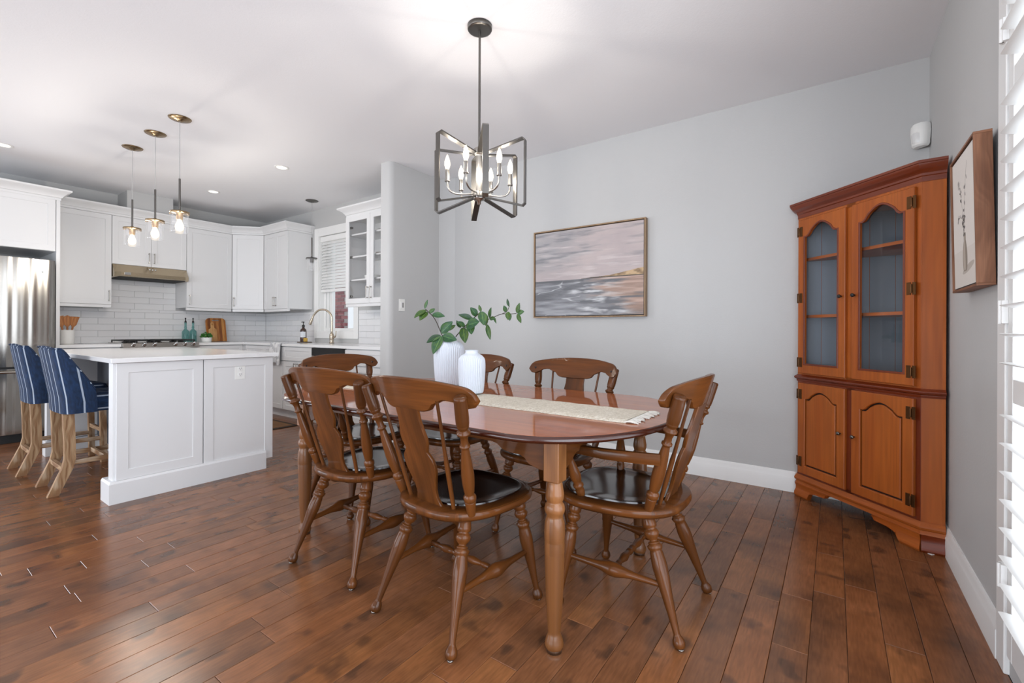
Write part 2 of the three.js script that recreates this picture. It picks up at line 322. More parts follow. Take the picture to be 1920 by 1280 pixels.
// ================================================================ DINING FURNITURE
const TC = [-1.56, -1.79];                                           // table centre
{ // ---- oval table
  const t = thing('dining_table', 'long oval brown wooden dining table with turned legs', 'table', [TC[0], 0, TC[1]]);
  const outline = (off, n = 28) => { const p = [], a = 0.40 - off, b = 0.575 - off, c = 0.66; for (let i = 0; i <= n; i++) { const q = -Math.PI / 2 + Math.PI * i / n; p.push([c + a * Math.cos(q), b * Math.sin(q)]); } for (let i = 0; i <= n; i++) { const q = Math.PI / 2 + Math.PI * i / n; p.push([-c + a * Math.cos(q), b * Math.sin(q)]); } return p; };
  const ring = (off, y) => outline(off).map(([x, z]) => V(x, y, z));
  mesh('tabletop', loft([ring(0.010, 0.757), ring(0.012, 0.760)], true, 0.4, 'x'), M.tableTop, t);
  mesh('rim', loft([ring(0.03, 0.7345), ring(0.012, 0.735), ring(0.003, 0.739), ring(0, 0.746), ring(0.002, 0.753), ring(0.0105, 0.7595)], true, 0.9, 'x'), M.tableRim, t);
  const LX = 0.775, LZ = 0.42, q = 0.03;
  for (const sx of [-1, 1]) for (const sz of [-1, 1]) {
    const l = mesh('leg', [bl(-q, q, 0.585, 0.7345, -q, q, 0.004), turned([[0, 0.02], [0.004, 0.026], [0.035, 0.029], [0.075, 0.033], [0.1, 0.0325], [0.118, 0.0285], [0.128, 0.028], [0.138, 0.034], [0.165, 0.037], [0.185, 0.034], [0.2, 0.029], [0.215, 0.0305], [0.24, 0.035], [0.3, 0.0375], [0.35, 0.036], [0.355, 0.034], [0.36, 0.036], [0.42, 0.0355], [0.425, 0.0345], [0.43, 0.0355], [0.6, 0.033], [0.75, 0.0285], [0.87, 0.024], [0.885, 0.0215], [0.9, 0.024], [0.93, 0.031], [0.955, 0.034], [0.975, 0.031], [0.978, 0.026], [1, 0.025], [1, 0]], V(0, 0.586, 0), V(0, 0.0, 0), 20).scale(0.97, 1, 0.97)], M.tableLeg, t);
    l.position.set(sx * LX, 0, sz * LZ);
    const f = mesh('ferrule', turned([[0, 0.0], [0, 0.0265], [0.7, 0.0285], [1, 0.026], [1, 0]], V(0, 0, 0), V(0, 0.02, 0), 18), M.nickel, l); f.position.y = 0;
  }
  const apron = (L, mid) => { // scalloped board, L long
    const s = [[-L / 2, 0.734], [-L / 2, 0.615]], e = [[0.03, 0.615], [0.075, 0.628], [0.09, 0.645], [0.115, 0.655], [0.15, 0.655], [0.19, 0.662], [0.215, 0.68], [0.24, mid]];
    for (const [d, y] of e) s.push([-L / 2 + d, y]); for (const [d, y] of [...e].reverse()) s.push([L / 2 - d, y]);
    s.push([L / 2, 0.615], [L / 2, 0.734]); return uvBox(extrude(s, 0.02, 0.0015), 'x');
  };
  for (const sz of [-1, 1]) mesh('apron', T(apron(2 * LX - 2 * q + 0.004, 0.685), 0, 0, sz * LZ - 0.01), M.chair, t);
  for (const sx of [-1, 1]) mesh('apron', T(apron(2 * LZ - 2 * q + 0.004, 0.695).rotateY(Math.PI / 2), sx * LX - 0.01, 0, 0), M.chair, t);
}
// ---- chairs: front looks along +z
const legPro = [[0, 0.01524], [0.015, 0.01969], [0.05, 0.02286], [0.1, 0.02604], [0.125, 0.02476], [0.135, 0.01753], [0.148, 0.02349], [0.172, 0.02819], [0.2, 0.02349], [0.222, 0.01422], [0.235, 0.01422], [0.24, 0.02134], [0.248, 0.02134], [0.252, 0.01905], [0.268, 0.02857], [0.295, 0.02476], [0.305, 0.02096], [0.32, 0.02349], [0.4, 0.0273], [0.46, 0.02667], [0.465, 0.02515], [0.48, 0.02604], [0.485, 0.02476], [0.49, 0.02565], [0.62, 0.01987], [0.78, 0.01428], [0.9, 0.01134], [0.915, 0.01365], [0.94, 0.01995], [0.965, 0.02153], [0.99, 0.0189], [1, 0.0126], [1, 0.0]];
const postPro = [[0, 0.0147], [0.05, 0.01733], [0.12, 0.01995], [0.124, 0.01733], [0.13, 0.01733], [0.138, 0.02226], [0.165, 0.0231], [0.182, 0.01838], [0.188, 0.01523], [0.2, 0.01523], [0.206, 0.01806], [0.28, 0.02205], [0.36, 0.0231], [0.47, 0.01943], [0.58, 0.01344], [0.593, 0.01344], [0.598, 0.01869], [0.612, 0.01869], [0.617, 0.01344], [0.66, 0.01281], [0.69, 0.01628], [0.705, 0.02394], [0.72, 0.02394], [0.732, 0.01733], [0.745, 0.01575], [0.757, 0.02042], [0.772, 0.02137], [0.778, 0.01947], [0.784, 0.02232], [0.83, 0.02328], [0.965, 0.02261], [0.97, 0.02109], [0.978, 0.02261], [0.992, 0.02137], [1, 0.01805], [1, 0.0]];
function makeChair(name, arms) {
  const c = new THREE.Group(); c.name = name;
  const W = arms ? 0.256 : 0.243, D = arms ? 0.255 : 0.247;
  const out = (s, y, fz = 0, n = 40) => { const r = []; for (let i = 0; i < n; i++) { const a = i / n * 2 * Math.PI, cx = Math.cos(a), cz = Math.sin(a), e = 2 / 2.7; const z = Math.sign(cz) * Math.abs(cz) ** e * D, x = Math.sign(cx) * Math.abs(cx) ** e * W * (1 + 0.09 * z / D); r.push(V(x * s, y, z * s + fz)); } return r; };
  const Y = 0.452;
  const seat = mesh('seat', loft([out(0.84, Y - 0.042), out(0.95, Y - 0.036), out(0.992, Y - 0.026), out(1, Y - 0.016), out(0.99, Y - 0.006), out(0.965, Y), out(0.84, Y + 0.001, 0.018), out(0.80, Y + 0.0005, 0.022)], true, 0.9, 'z'), M.chair, c);
  mesh('seat_hollow', loft([out(0.80, Y + 0.0002, 0.022), out(0.795, Y + 0.006, 0.022), out(0.775, Y + 0.0065, 0.022), out(0.74, Y + 0.003, 0.02), out(0.5, Y + 0.001, 0.015), out(0.1, Y + 0.001, 0.01)], true, 0.9, 'z'), M.chairDark, seat);
  const F = arms ? 0.235 : 0.24, top = Y - 0.03;
  const feet = [[-0.212, -0.285, -0.135, -0.135], [0.212, -0.285, 0.135, -0.135], [-F, 0.188, -0.165, 0.14], [F, 0.188, 0.165, 0.14]];
  const at = (f, y) => { const k = (top - y) / top; return V(f[2] + (f[0] - f[2]) * k, y, f[3] + (f[1] - f[3]) * k); };
  for (const f of feet) {
    const l = mesh('leg', turned(legPro, at(f, top), at(f, 0.004)), M.chair, c);
    mesh('glide', turned([[0, 0], [0, 0.0105], [1, 0.0105], [1, 0]], V(f[0], 0, f[1]), V(f[0], 0.006, f[1]), 10), M.nickel, l);
  }
  const sp = [[0, 0.0091], [0.12, 0.01105], [0.3, 0.01365], [0.38, 0.0182], [0.47, 0.02665], [0.53, 0.02665], [0.62, 0.0182], [0.7, 0.01365], [0.88, 0.01105], [1, 0.0091]];
  const mids = [];
  for (const s of [0, 1]) { const a = at(feet[s], 0.185), b = at(feet[s + 2], 0.2); mesh('stretcher', turned(sp, a, b), M.chair, c); mids.push(a.clone().add(b).multiplyScalar(0.5)); }
  mesh('stretcher', turned([[0, 0.008], [0.12, 0.011], [0.16, 0.012], [0.18, 0.008], [0.22, 0.011], [0.3, 0.0165], [0.38, 0.012], [0.42, 0.01], [0.44, 0.014], [0.47, 0.014], [0.5, 0.009], [0.53, 0.014], [0.56, 0.014], [0.58, 0.01], [0.62, 0.012], [0.7, 0.0165], [0.78, 0.011], [0.82, 0.008], [0.84, 0.012], [0.88, 0.011], [1, 0.008]], mids[0], mids[1]), M.chair, c);
  // back: zOf(y, x) is the leaning, bowed plane of the back
  const zOf = (y, x) => -0.188 - (y - Y) * 0.30 + 0.85 * x * x;
  for (const s of [-1, 1]) mesh('back_post', turned(postPro, V(s * 0.188, Y - 0.01, -0.16), V(s * 0.258, 0.885, -0.292), 16), M.chair, c);
  for (const s of [-1, 1]) mesh('spindle', turned([[0, 0.0075], [0.2, 0.0085], [0.45, 0.0095], [0.5, 0.0075], [0.75, 0.006], [1, 0.006]], V(s * 0.118, Y - 0.008, -0.178), V(s * 0.155, 0.86, -0.298), 10), M.chair, c);
  const section = (x0, x1, y, z, t, b = 0.003) => [V(x0 + b, y, z - t), V(x0, y, z - t + b), V(x0, y, z + t - b), V(x0 + b, y, z + t), V(x1 - b, y, z + t), V(x1, y, z + t - b), V(x1, y, z - t + b), V(x1 - b, y, z - t)];
  const wid = [[0, 0.07296], [0.04, 0.06384], [0.1, 0.05472], [0.18, 0.05586], [0.28, 0.0684], [0.37, 0.08094], [0.44, 0.08436], [0.5, 0.0798], [0.55, 0.06612], [0.575, 0.057], [0.6, 0.06099], [0.66, 0.07068], [0.72, 0.07239], [0.8, 0.06498], [0.9, 0.05928], [1, 0.06042]];
  mesh('splat', loft(wid.map(([k, w]) => { const y = Y - 0.005 + k * 0.375; return section(-w, w, y, zOf(y, 0), 0.0075); }), true, 0.5), M.chair, c);
  // crest rail
  const hw = 0.288, N = 44, rings = [];
  const topY = s => 0.936 - 0.032 * Math.abs(s) ** 2.4 - (Math.abs(s) > 0.86 ? 0.034 * (1 - Math.sqrt(Math.max(0, 1 - ((Math.abs(s) - 0.86) / 0.14) ** 2))) : 0);
  const lerp = (t, a) => { for (let i = 1; i < a.length; i++) if (t <= a[i][0]) { const k = (t - a[i - 1][0]) / (a[i][0] - a[i - 1][0]), e = k * k * (3 - 2 * k); return a[i - 1][1] + (a[i][1] - a[i - 1][1]) * e; } return a[a.length - 1][1]; };
  const botY = s => lerp(Math.abs(s), [[0, 0.815], [0.3, 0.816], [0.36, 0.821], [0.47, 0.848], [0.62, 0.864], [0.72, 0.860], [0.8, 0.846], [0.88, 0.838], [0.95, 0.842], [1, 0.862]]);
  for (let i = 0; i <= N; i++) {
    const s = Math.sin((i / N - 0.5) * Math.PI) * 0.45 + (i / N - 0.5) * 2 * 0.55, x = s * hw, a = botY(s), b = Math.max(topY(s), a + 0.004), m = (a + b) / 2, t = 0.0115, e = 0.005;
    const P = (y, dz) => V(x, y, zOf(y, x) + 0.004 + dz);
    rings.push([P(a, -t + e), P(a, t - e), P(a + e * 0.6, t), P(m, t), P(b - e, t), P(b, t - e), P(b, -t + e), P(b - e, -t), P(m, -t), P(a + e * 0.6, -t)]);
  }
  const crest = mesh('crest_rail', loft(rings, true, 0.75, 'x'), M.chair, c);
  for (const s of [-1, 1]) { const x = s * 0.252, y = 0.872, z = zOf(y, x) + 0.0155; mesh('screw_plug', turned([[0, 0], [0, 0.007], [0.7, 0.006], [1, 0]], V(x, y, z - 0.001), V(x * 0.99, y, z + 0.003), 10), M.chairDark, crest); }
  if (arms) for (const s of [-1, 1]) {
    const path = [[0.236, 0.652, -0.222, 0.013, 0.021], [0.262, 0.652, -0.13, 0.013, 0.021], [0.282, 0.653, -0.03, 0.016, 0.02], [0.285, 0.655, 0.06, 0.022, 0.016], [0.278, 0.656, 0.13, 0.028, 0.014], [0.268, 0.656, 0.175, 0.027, 0.013], [0.262, 0.656, 0.2, 0.014, 0.009]];
    mesh('arm', loft(path.map(([x, y, z, w, h]) => { const r = []; for (let i = 0; i < 12; i++) { const a = i / 12 * 2 * Math.PI; r.push(V(s * x + Math.sign(Math.cos(a)) * Math.abs(Math.cos(a)) ** 0.6 * w, y + Math.sign(Math.sin(a)) * Math.abs(Math.sin(a)) ** 0.6 * h, z)); } return r; }), true, 0.8, 'z'), M.chair, c);
    mesh('arm_support', turned([[0, 0.013], [0.08, 0.017], [0.16, 0.0185], [0.19, 0.0145], [0.23, 0.021], [0.27, 0.021], [0.3, 0.0145], [0.36, 0.0195], [0.45, 0.0225], [0.58, 0.0185], [0.75, 0.012], [0.86, 0.0105], [0.88, 0.0145], [0.92, 0.0145], [1, 0.012]], V(s * 0.2, Y - 0.008, 0.1), V(s * 0.272, 0.648, 0.13)), M.chair, c);
  }
  return c;
}
{
  const side = makeChair('dining_chair', false), arm = makeChair('armchair', true);
  const put = (proto, first, x, z, ry, label) => { const c = first ? proto : proto.clone(); c.name = numbered(proto.name.replace(/_\d+$/, '')); scene.add(c); c.position.set(x, 0, z); c.rotation.set(0, ry, 0); c.userData = { label, category: 'chair', group: 'wooden dining set chairs around the oval table' }; };
  put(side, true, -1.238, -1.42, Math.PI - 0.05, 'brown wooden dining chair nearest the camera, back turned to it');
  put(side, false, -1.90, -1.46, Math.PI + 0.066, 'wooden dining chair on the near side of the table, beside the kitchen island');
  put(side, false, -2.01, -2.18, 0, 'wooden dining chair on the wall side of the table, behind the white vases');
  put(side, false, -1.28, -2.18, 0, 'wooden dining chair against the grey wall side, below the seascape painting');
  put(arm, true, -0.715, -1.838, -Math.PI / 2, 'wooden armchair at the table end near the corner cupboard');
  put(arm, false, -2.485, -1.86, Math.PI / 2, 'wooden armchair at the far table end, in front of the kitchen sink cabinets');
}
// ---- runner
{
  const weave = dataTex(256, 256, (u, v) => { const rows = 0.5 + 0.5 * Math.sin(u * 2 * Math.PI * 26 + fbm(u, v, 4, 20, 2, 5) * 5), n = fbm(u, v, 40, 60, 3, 8); const q = 0.3 + 0.4 * rows + 0.4 * n; return [q, q, q]; }, false, 0.25);
  const col = dataTex(256, 256, (u, v) => { const n = fbm(u, v, 60, 50, 3, 12), d = fbm(u, v, 8, 40, 3, 17); return mixc(rgb(0xe2dacb), rgb(0xc0b5a2), Math.min(1, Math.max(0, n * 1.3 + d * 0.6 - 0.55))); }, true, 0.25);
  const mat = std({ map: col, roughness: 0.95, bumpMap: weave, bumpScale: 0.006 });
  const r = thing('table_runner', 'cream woven fringed runner along the middle of the dining table', 'runner', [0, 0.7605, 0]);
  const x0 = -2.46, x1 = -0.63, z0 = -1.895, z1 = -1.615, nx = 120, nz = 16, hgt = (x, z) => 0.0065 + 0.0022 * noise(x * 60, z * 90, 999, 999, 3) + 0.002 * noise(x * 12, z * 9, 999, 999, 4);
  const rings = [];
  for (let i = 0; i <= nx; i++) { const x = x0 + (x1 - x0) * i / nx, a = 0.006 * (noise(x * 22, 1, 999, 999, 5) - 0.5), b = 0.006 * (noise(x * 22, 7, 999, 999, 6) - 0.5), ring = []; for (let k = 0; k <= nz; k++) { const z = z0 + a + (z1 + b - z0 - a) * k / nz; ring.push(V(x, k === 0 || k === nz ? 0.003 : hgt(x, z), z)); } ring.push(V(x, 0.0002, z1 + b), V(x, 0.0002, z0 + a)); rings.push(ring); }
  mesh('cloth', loft(rings, true, 0.8, 'x'), mat, r);
  const fm = std({ color: 0xd9d5cc, roughness: 0.95 }), fr = [];
  for (const [x, d] of [[x1, 1], [x0, -1]]) { const f = []; for (let i = 0; i < 34; i++) { const z = z0 + 0.004 + (z1 - z0 - 0.008) * i / 33; f.push(tube([[x - d * 0.004, 0.004, z], [x + d * rr(0.012, 0.02), rr(0.005, 0.008), z + rr(-0.006, 0.006)], [x + d * rr(0.032, 0.05), 0.003, z + rr(-0.014, 0.014)]], 0.0026, 5, 5)); } mesh('fringe', f, fm, r).userData.kind = 'stuff'; }
}
// ---- vases
function vase(label, x, z, R, Ht, flutes) {
  const prof = [[0.0, 0.0], [0.6, 0.0], [0.8, 0.008], [0.87, 0.04], [0.94, 0.22], [1.0, 0.52], [1.0, 0.7], [0.95, 0.8], [0.76, 0.875], [0.54, 0.915], [0.47, 0.945], [0.485, 1.0], [0.43, 1.0], [0.42, 0.94], [0.5, 0.88], [0.6, 0.8]];
  const pts = new THREE.SplineCurve(prof.slice(1, 12).map(([r, y]) => new THREE.Vector2(r * R, y * Ht))).getPoints(40);
  const g = new THREE.LatheGeometry([new THREE.Vector2(0.0005, 0), ...pts, ...prof.slice(12).map(([r, y]) => new THREE.Vector2(r * R, y * Ht)), new THREE.Vector2(0.0005, Ht * 0.78)], flutes * 6);
  const p = g.attributes.position; // fine vertical flutes
  for (let i = 0; i < p.count; i++) { const q = p.getX(i), w = p.getZ(i), y = p.getY(i), r = Math.hypot(q, w), a = Math.atan2(w, q); if (r > R * 0.6 && y < Ht * 0.9) { const k = 1 - 0.019 * (1 - Math.cos(a * flutes)) * Math.min(1, (Ht * 0.9 - y) / (Ht * 0.06)); p.setX(i, q * k); p.setZ(i, w * k); } }
  g.computeVertexNormals();
  const m = solo('vase', g, M.ceramic, label, 'vase', 'ribbed white vases on the table'); m.position.set(x, 0.7605, z); return m;
}
vase('tall ribbed white vase holding the leafy branches', -1.97, -2.105, 0.096, 0.30, 44);
vase('short ribbed white vase standing empty on the runner', -1.56, -1.84, 0.072, 0.225, 40).position.y = 0.7725;
{ // ---- leafy branches: points given as (sideways, up, towards camera) offsets from the vase mouth
  const C = V(-1.97, 1.045, -2.105), R = V(0.8165, 0, -0.5774), Fw = V(0.5774, 0, 0.8165);
  const at = (s, u, d = 0) => C.clone().addScaledVector(R, s).add(V(0, u, 0)).addScaledVector(Fw, d);
  const leafTex = dataTex(128, 128, (u, v) => { const e = Math.abs(u - 0.5) * 2, n = fbm(u, v, 6, 6, 3, 3), ve = Math.abs(((v + e * 0.35) * 7) % 1 - 0.5) < 0.06 ? 0.06 : 0; let c = mixc(rgb(0x2f5639), rgb(0x5f7830), Math.max(0, n - 0.35) * 1.6); if (e < 0.05) c = mixc(c, rgb(0x8fae6c), 0.6); return c.map(q => q + ve); }, true, 1);
  const lm = [0xf4f4f4, 0xb9d8d4, 0xe2e0a0, 0x93b0a8].map(c => phys({ map: leafTex, color: c, roughness: 0.45, side: THREE.DoubleSide }));
  const bark = std({ color: 0x3c352c, roughness: 0.8 });
  const leafGeo = (() => { const L = 12, Wn = 6, rings = []; const pos = [], uv = [], idx = []; for (let i = 0; i <= L; i++) { const t = i / L, w = Math.sin(Math.PI * Math.min(1, t * 0.94 + 0.04)) ** 0.8 * 0.27 * (1 - 0.25 * t); for (let k = 0; k <= Wn; k++) { const e = k / Wn * 2 - 1; pos.push(e * w, t, -0.14 * t * t + 0.16 * e * e * w * 2 - 0.0); uv.push(k / Wn, t); } } for (let i = 0; i < L; i++) for (let k = 0; k < Wn; k++) { const a = i * (Wn + 1) + k; idx.push(a, a + 1, a + Wn + 1, a + 1, a + Wn + 2, a + Wn + 1); } const g = new THREE.BufferGeometry(); g.setAttribute('position', new THREE.Float32BufferAttribute(pos, 3)); g.setAttribute('uv', new THREE.Float32BufferAttribute(uv, 2)); g.setIndex(idx); g.computeVertexNormals(); return g; })();
  const px = 2.855 / 855.6;                                          // metres for one photograph pixel at this distance
  const P = (u, v, d = 0) => at((u - 842) * px, (634 - v) * px, d);
  function branch(label, stems, leaves) {
    const b = thing('leafy_branch', label, 'branch', [0, 0, 0], 0, 'green branches in the tall vase');
    for (const [r, ...s] of stems) mesh('stem', new THREE.TubeGeometry(new THREE.CatmullRomCurve3(s.map(q => P(...q))), 20, r, 6), bark, b);
    leaves.forEach(([u0, v0, u1, v1, d0, d1, k, wide]) => {
      const a = P(u0, v0, d0), e = P(u1, v1, d1), dir = e.clone().sub(a), L = dir.length(); dir.normalize();
      const face = Fw.clone().add(V(0, 0.45, 0)).addScaledVector(R, ((u0 * 7 + v0) % 5) / 5 - 0.5); const z = face.addScaledVector(dir, -face.dot(dir)).normalize(), x = dir.clone().cross(z).normalize();
      const m = mesh('leaf', leafGeo, lm[k], b); m.matrixAutoUpdate = true;
      m.setRotationFromMatrix(new THREE.Matrix4().makeBasis(x, dir, z)); m.position.copy(a); m.scale.set(L * (wide || 1), L, L);
    });
  }
  branch('short leafy branch leaning left out of the tall vase', [[0.0026, [838, 700, 0], [834, 640, 0.01], [826, 618, 0.02], [815, 594, 0.03], [799, 578, 0.03]]],
    [[798, 577, 803, 561, 0.03, 0.04, 0, 0.7], [800, 580, 781, 592, 0.03, 0.08, 2, 1], [802, 583, 792, 597, 0.03, 0.09, 2, 1.2], [806, 586, 815, 575, 0.03, 0.0, 0, 1], [812, 588, 835, 590, 0.03, 0.06, 1, 1], [828, 622, 848, 601, 0.02, 0.05, 1, 1.3], [827, 627, 803, 638, 0.02, 0.06, 3, 1], [829, 628, 816, 657, 0.03, 0.1, 0, 1.15], [831, 628, 857, 633, 0.03, 0.1, 1, 1.15], [838, 618, 853, 606, 0.0, -0.03, 2, 0.8]]);
  branch('long leafy branch reaching right towards the painting', [[0.003, [846, 700, 0], [851, 636, 0], [866, 616, 0.01], [884, 598, 0.01], [902, 582, 0.02]], [0.0022, [866, 616, 0.01], [890, 602, -0.02], [918, 595, -0.02], [940, 586, -0.01], [955, 586, 0], [968, 585, 0]], [0.0018, [940, 586, -0.01], [950, 581, 0], [955, 571, 0.01]]],
    [[864, 612, 857, 600, 0.01, 0.04, 3, 1], [868, 612, 874, 638, 0.01, 0.06, 2, 1.2], [872, 610, 860, 601, 0.01, 0.06, 0, 1], [876, 608, 897, 600, 0.02, 0.08, 1, 1.7], [880, 604, 886, 622, 0.02, 0.07, 0, 1.4], [886, 596, 862, 587, 0.01, 0.04, 3, 0.9], [894, 590, 884, 575, 0.01, 0.04, 1, 1.4], [902, 582, 898, 570, 0.02, 0.03, 2, 1], [903, 582, 908, 605, 0.02, 0.07, 0, 1.3], [905, 583, 912, 608, 0.02, 0.02, 2, 1.2], [918, 594, 919, 575, -0.02, 0.02, 0, 0.8], [918, 595, 928, 594, -0.02, 0.01, 0, 1.4], [913, 606, 919, 633, 0.0, 0.03, 2, 0.7], [925, 592, 930, 603, -0.02, 0.01, 0, 0.6], [948, 582, 945, 571, 0, 0.02, 0, 1.4], [952, 582, 952, 596, 0, 0.04, 2, 1.1], [954, 572, 950, 558, 0.01, 0.02, 3, 0.8], [955, 584, 956, 598, 0, 0.02, 0, 1], [969, 584, 973, 566, 0, 0.02, 2, 0.9], [970, 585, 981, 581, 0, 0.03, 0, 1.6], [970, 586, 976, 602, 0, 0.03, 2, 0.9]]);
}

// ================================================================ WALLS AND LIGHTS OF THE DINING AREA
function pointLamp(parent, x, y, z, col, cd, radius = 1) { const l = new THREE.PointLight(new THREE.Color().setRGB(...col), cd, 0, 2); l.position.set(x, y, z); l.castShadow = true; l.shadow.radius = radius; parent.add(l); return l; }
const warm = [1.0, 0.92, 0.82];
{ // ---- chandelier
  const c = thing('chandelier', 'nickel cage chandelier with six lit candle bulbs over the dining table', 'chandelier', [-1.585, 0, -1.925]);
  mesh('ceiling_canopy', T(lathe([[0.0, -0.028], [0.052, -0.028], [0.064, -0.024], [0.067, -0.018], [0.067, 0.0], [0.0, 0.0]], 32), 0, H, 0), M.darkNickel, c);
  mesh('rod', rod(V(0, 2.06, 0), V(0, H - 0.02, 0), 0.0065), M.darkNickel, c);
  mesh('hub', [T(lathe([[0, 0.29], [0.028, 0.29], [0.032, 0.285], [0.032, 0.262], [0.019, 0.255], [0.017, 0.25], [0.017, 0.06], [0.022, 0.055], [0.034, 0.05], [0.034, 0.02], [0.03, 0.012], [0.012, 0.005], [0.01, -0.012], [0, -0.016]], 24), 0, 1.80, 0)], M.nickel, c);
  const face = Math.atan2(1.585, 1.925);                             // towards the camera
  const band = () => { // flat strip bent into an open frame
    const w = 0.0155, t = 0.0035, R = 0.262, pts = [[0.03, 2.062], [R - 0.012, 2.116], [R, 2.106], [R, 1.772], [R - 0.012, 1.76], [0.03, 1.826]];
    return loft(pts.map(([x, y], i) => { const a = pts[Math.max(0, i - 1)], b = pts[Math.min(5, i + 1)]; let dx = b[0] - a[0], dy = b[1] - a[1]; const l = Math.hypot(dx, dy); const nx = -dy / l * t, ny = dx / l * t; return [V(x + nx, y + ny, -w), V(x + nx, y + ny, w), V(x - nx, y - ny, w), V(x - nx, y - ny, -w)]; }), true, 0.3);
  };
  const bg = band();
  for (let i = 0; i < 6; i++) { const m = mesh('frame_strip', bg, M.darkNickel, c); m.rotation.y = face + 0.12 + i * Math.PI / 3 - Math.PI / 2; }
  const armG = tube([[0.02, 1.845, 0], [0.06, 1.84, 0], [0.12, 1.838, 0], [0.155, 1.85, 0], [0.17, 1.875, 0], [0.172, 1.905, 0]], 0.005, 8, 20);
  const sleeveG = T(lathe([[0, 0], [0.013, 0], [0.015, 0.004], [0.0105, 0.012], [0.0105, 0.064], [0, 0.064]], 16), 0.172, 1.9, 0);
  const bulbG = T(lathe([[0, 0], [0.008, 0.0], [0.0115, 0.012], [0.0155, 0.026], [0.015, 0.042], [0.0105, 0.06], [0.004, 0.078], [0, 0.084]], 16), 0.172, 1.963, 0);
  const bm = glow(1.0, 0.88, 0.70, 5);
  for (let i = 0; i < 6; i++) {
    const a = face + 0.12 + Math.PI / 6 + i * Math.PI / 3 - Math.PI / 2;
    const arm = mesh('arm', armG, M.nickel, c); arm.rotation.y = a;
    mesh('candle_sleeve', sleeveG, M.nickel, arm);
    mesh('bulb', bulbG, bm, c).rotation.y = a;
    pointLamp(c, Math.cos(a) * 0.172, 1.995, -Math.sin(a) * 0.172, warm, 0.38, 0.5);
  }
}
function canvasTex(w, h, draw) { const c = document.createElement('canvas'); c.width = w; c.height = h; draw(c.getContext('2d'), w, h); const t = new THREE.CanvasTexture(c); t.colorSpace = THREE.SRGBColorSpace; return t; }
const quad = (w, h) => new THREE.PlaneGeometry(w, h);
{ // ---- seascape painting
  const W = 1.075, Hh = 0.805;
  const sea = dataTex(768, 576, (u, v) => {
    const hz = 0.415 + 0.0, n = fbm(u, v, 6, 14, 4, 71), n2 = fbm(u, v, 4, 26, 4, 75), st = fbm(u + v * 0.12, v, 5, 40, 3, 79);
    if (v > hz) { // sky
      const k = (v - hz) / (1 - hz), left = Math.max(0, Math.min(1, (0.58 - u) * 2 + (n - 0.5) * 1.4));
      let c = mixc(mixc(rgb(0xbfb2af), rgb(0xb0a4a5), n), rgb(0xa09fa1), left * 0.8 * Math.min(1, k * 2.4));
      c = mixc(c, rgb(0x7f8083), Math.min(0.8, Math.max(0, n2 - 0.53) * 4.5 * Math.min(1, k * 2) * (0.45 + left * 0.7)));
      c = mixc(c, rgb(0xcdc4c2), Math.max(0, st - 0.58) * 2.4);
      const hill = hz + 0.012 * fbm(u, 0.3, 20, 2, 3, 83) + Math.max(0, u - 0.45) * 0.06 + Math.max(0, u - 0.72) * 0.17 * (0.7 + 0.6 * fbm(u, 0.6, 9, 2, 2, 85));
      if (u > 0.46 && v < hill) { const e = fbm(u, v, 22, 34, 3, 87), lo = v < hz + 0.012; c = lo ? rgb(0x57504a) : mixc(rgb(0x6e5a45), rgb(0xc2a682), Math.min(1, Math.max(0, (e - 0.25) * 1.7 + (u - 0.75)))); if (u < 0.62) c = mixc(c, rgb(0x57504c), 0.7); }
      return c;
    }
    const k = (hz - v) / hz, sand = Math.max(0, Math.min(1, (u - 0.5 - 0.2 * k + (n2 - 0.5) * 0.9) * 3.5));
    let c = mixc(rgb(0x6b6c70), rgb(0xa3a4a8), Math.min(1, Math.max(0, k * 0.55 + (n2 - 0.5) * 2.2 + 0.12)));
    c = mixc(c, mixc(rgb(0xb99f92), rgb(0x8f786c), Math.min(1, Math.max(0, k * 0.6 + (st - 0.45) * 2))), sand);
    const foam = Math.max(0, fbm(u - v * 0.2, v, 6, 26, 4, 91) - 0.5) * 5 * Math.exp(-(((u - 0.46 - k * 0.22) / 0.22) ** 2)), crest = Math.max(0, 1 - Math.abs(fbm(u - v * 0.25, v, 4, 15, 2, 95) - 0.6) * 45) * (u < 0.45 ? 0.75 : 0);
    c = mixc(c, rgb(0xd6d7d9), Math.min(0.85, foam + crest));
    if (k < 0.06 && u < 0.48) c = mixc(c, rgb(0x66676a), 0.8);
    return c;
  }, true, 1); sea.repeat.set(1, 1);
  const p = thing('painting', 'framed grey and pink seascape painting on the back wall', 'painting', [-1.79, 1.2225, BZ]);
  mesh('canvas', [T(quad(W - 0.036, Hh - 0.036), 0, Hh / 2, 0.042)], std({ map: sea, roughness: 0.7, bumpMap: wallBump, bumpScale: 0.001 }), p);
  mesh('stretcher_edge', [bl(-W / 2 + 0.018, W / 2 - 0.018, 0.018, Hh - 0.018, 0.012, 0.0415, 0)], std({ color: 0xa7a2a0, roughness: 0.8 }), p);
  mesh('backing', bl(-W / 2 + 0.004, W / 2 - 0.004, 0.004, Hh - 0.004, 0.004, 0.014, 0), M.gap, p);
  const fm = std({ map: woodTex(rgb(0xa88c6c), rgb(0x8f7355), rgb(0x7f6448), 300, 0.3), roughness: 0.5 }), t = 0.011;
  mesh('frame', [bl(-W / 2, W / 2, 0, t, 0.002, 0.05, 0.001), bl(-W / 2, W / 2, Hh - t, Hh, 0.002, 0.05, 0.001), bl(-W / 2, -W / 2 + t, t, Hh - t, 0.002, 0.05, 0.001), bl(W / 2 - t, W / 2, t, Hh - t, 0.002, 0.05, 0.001)], fm, p);
}
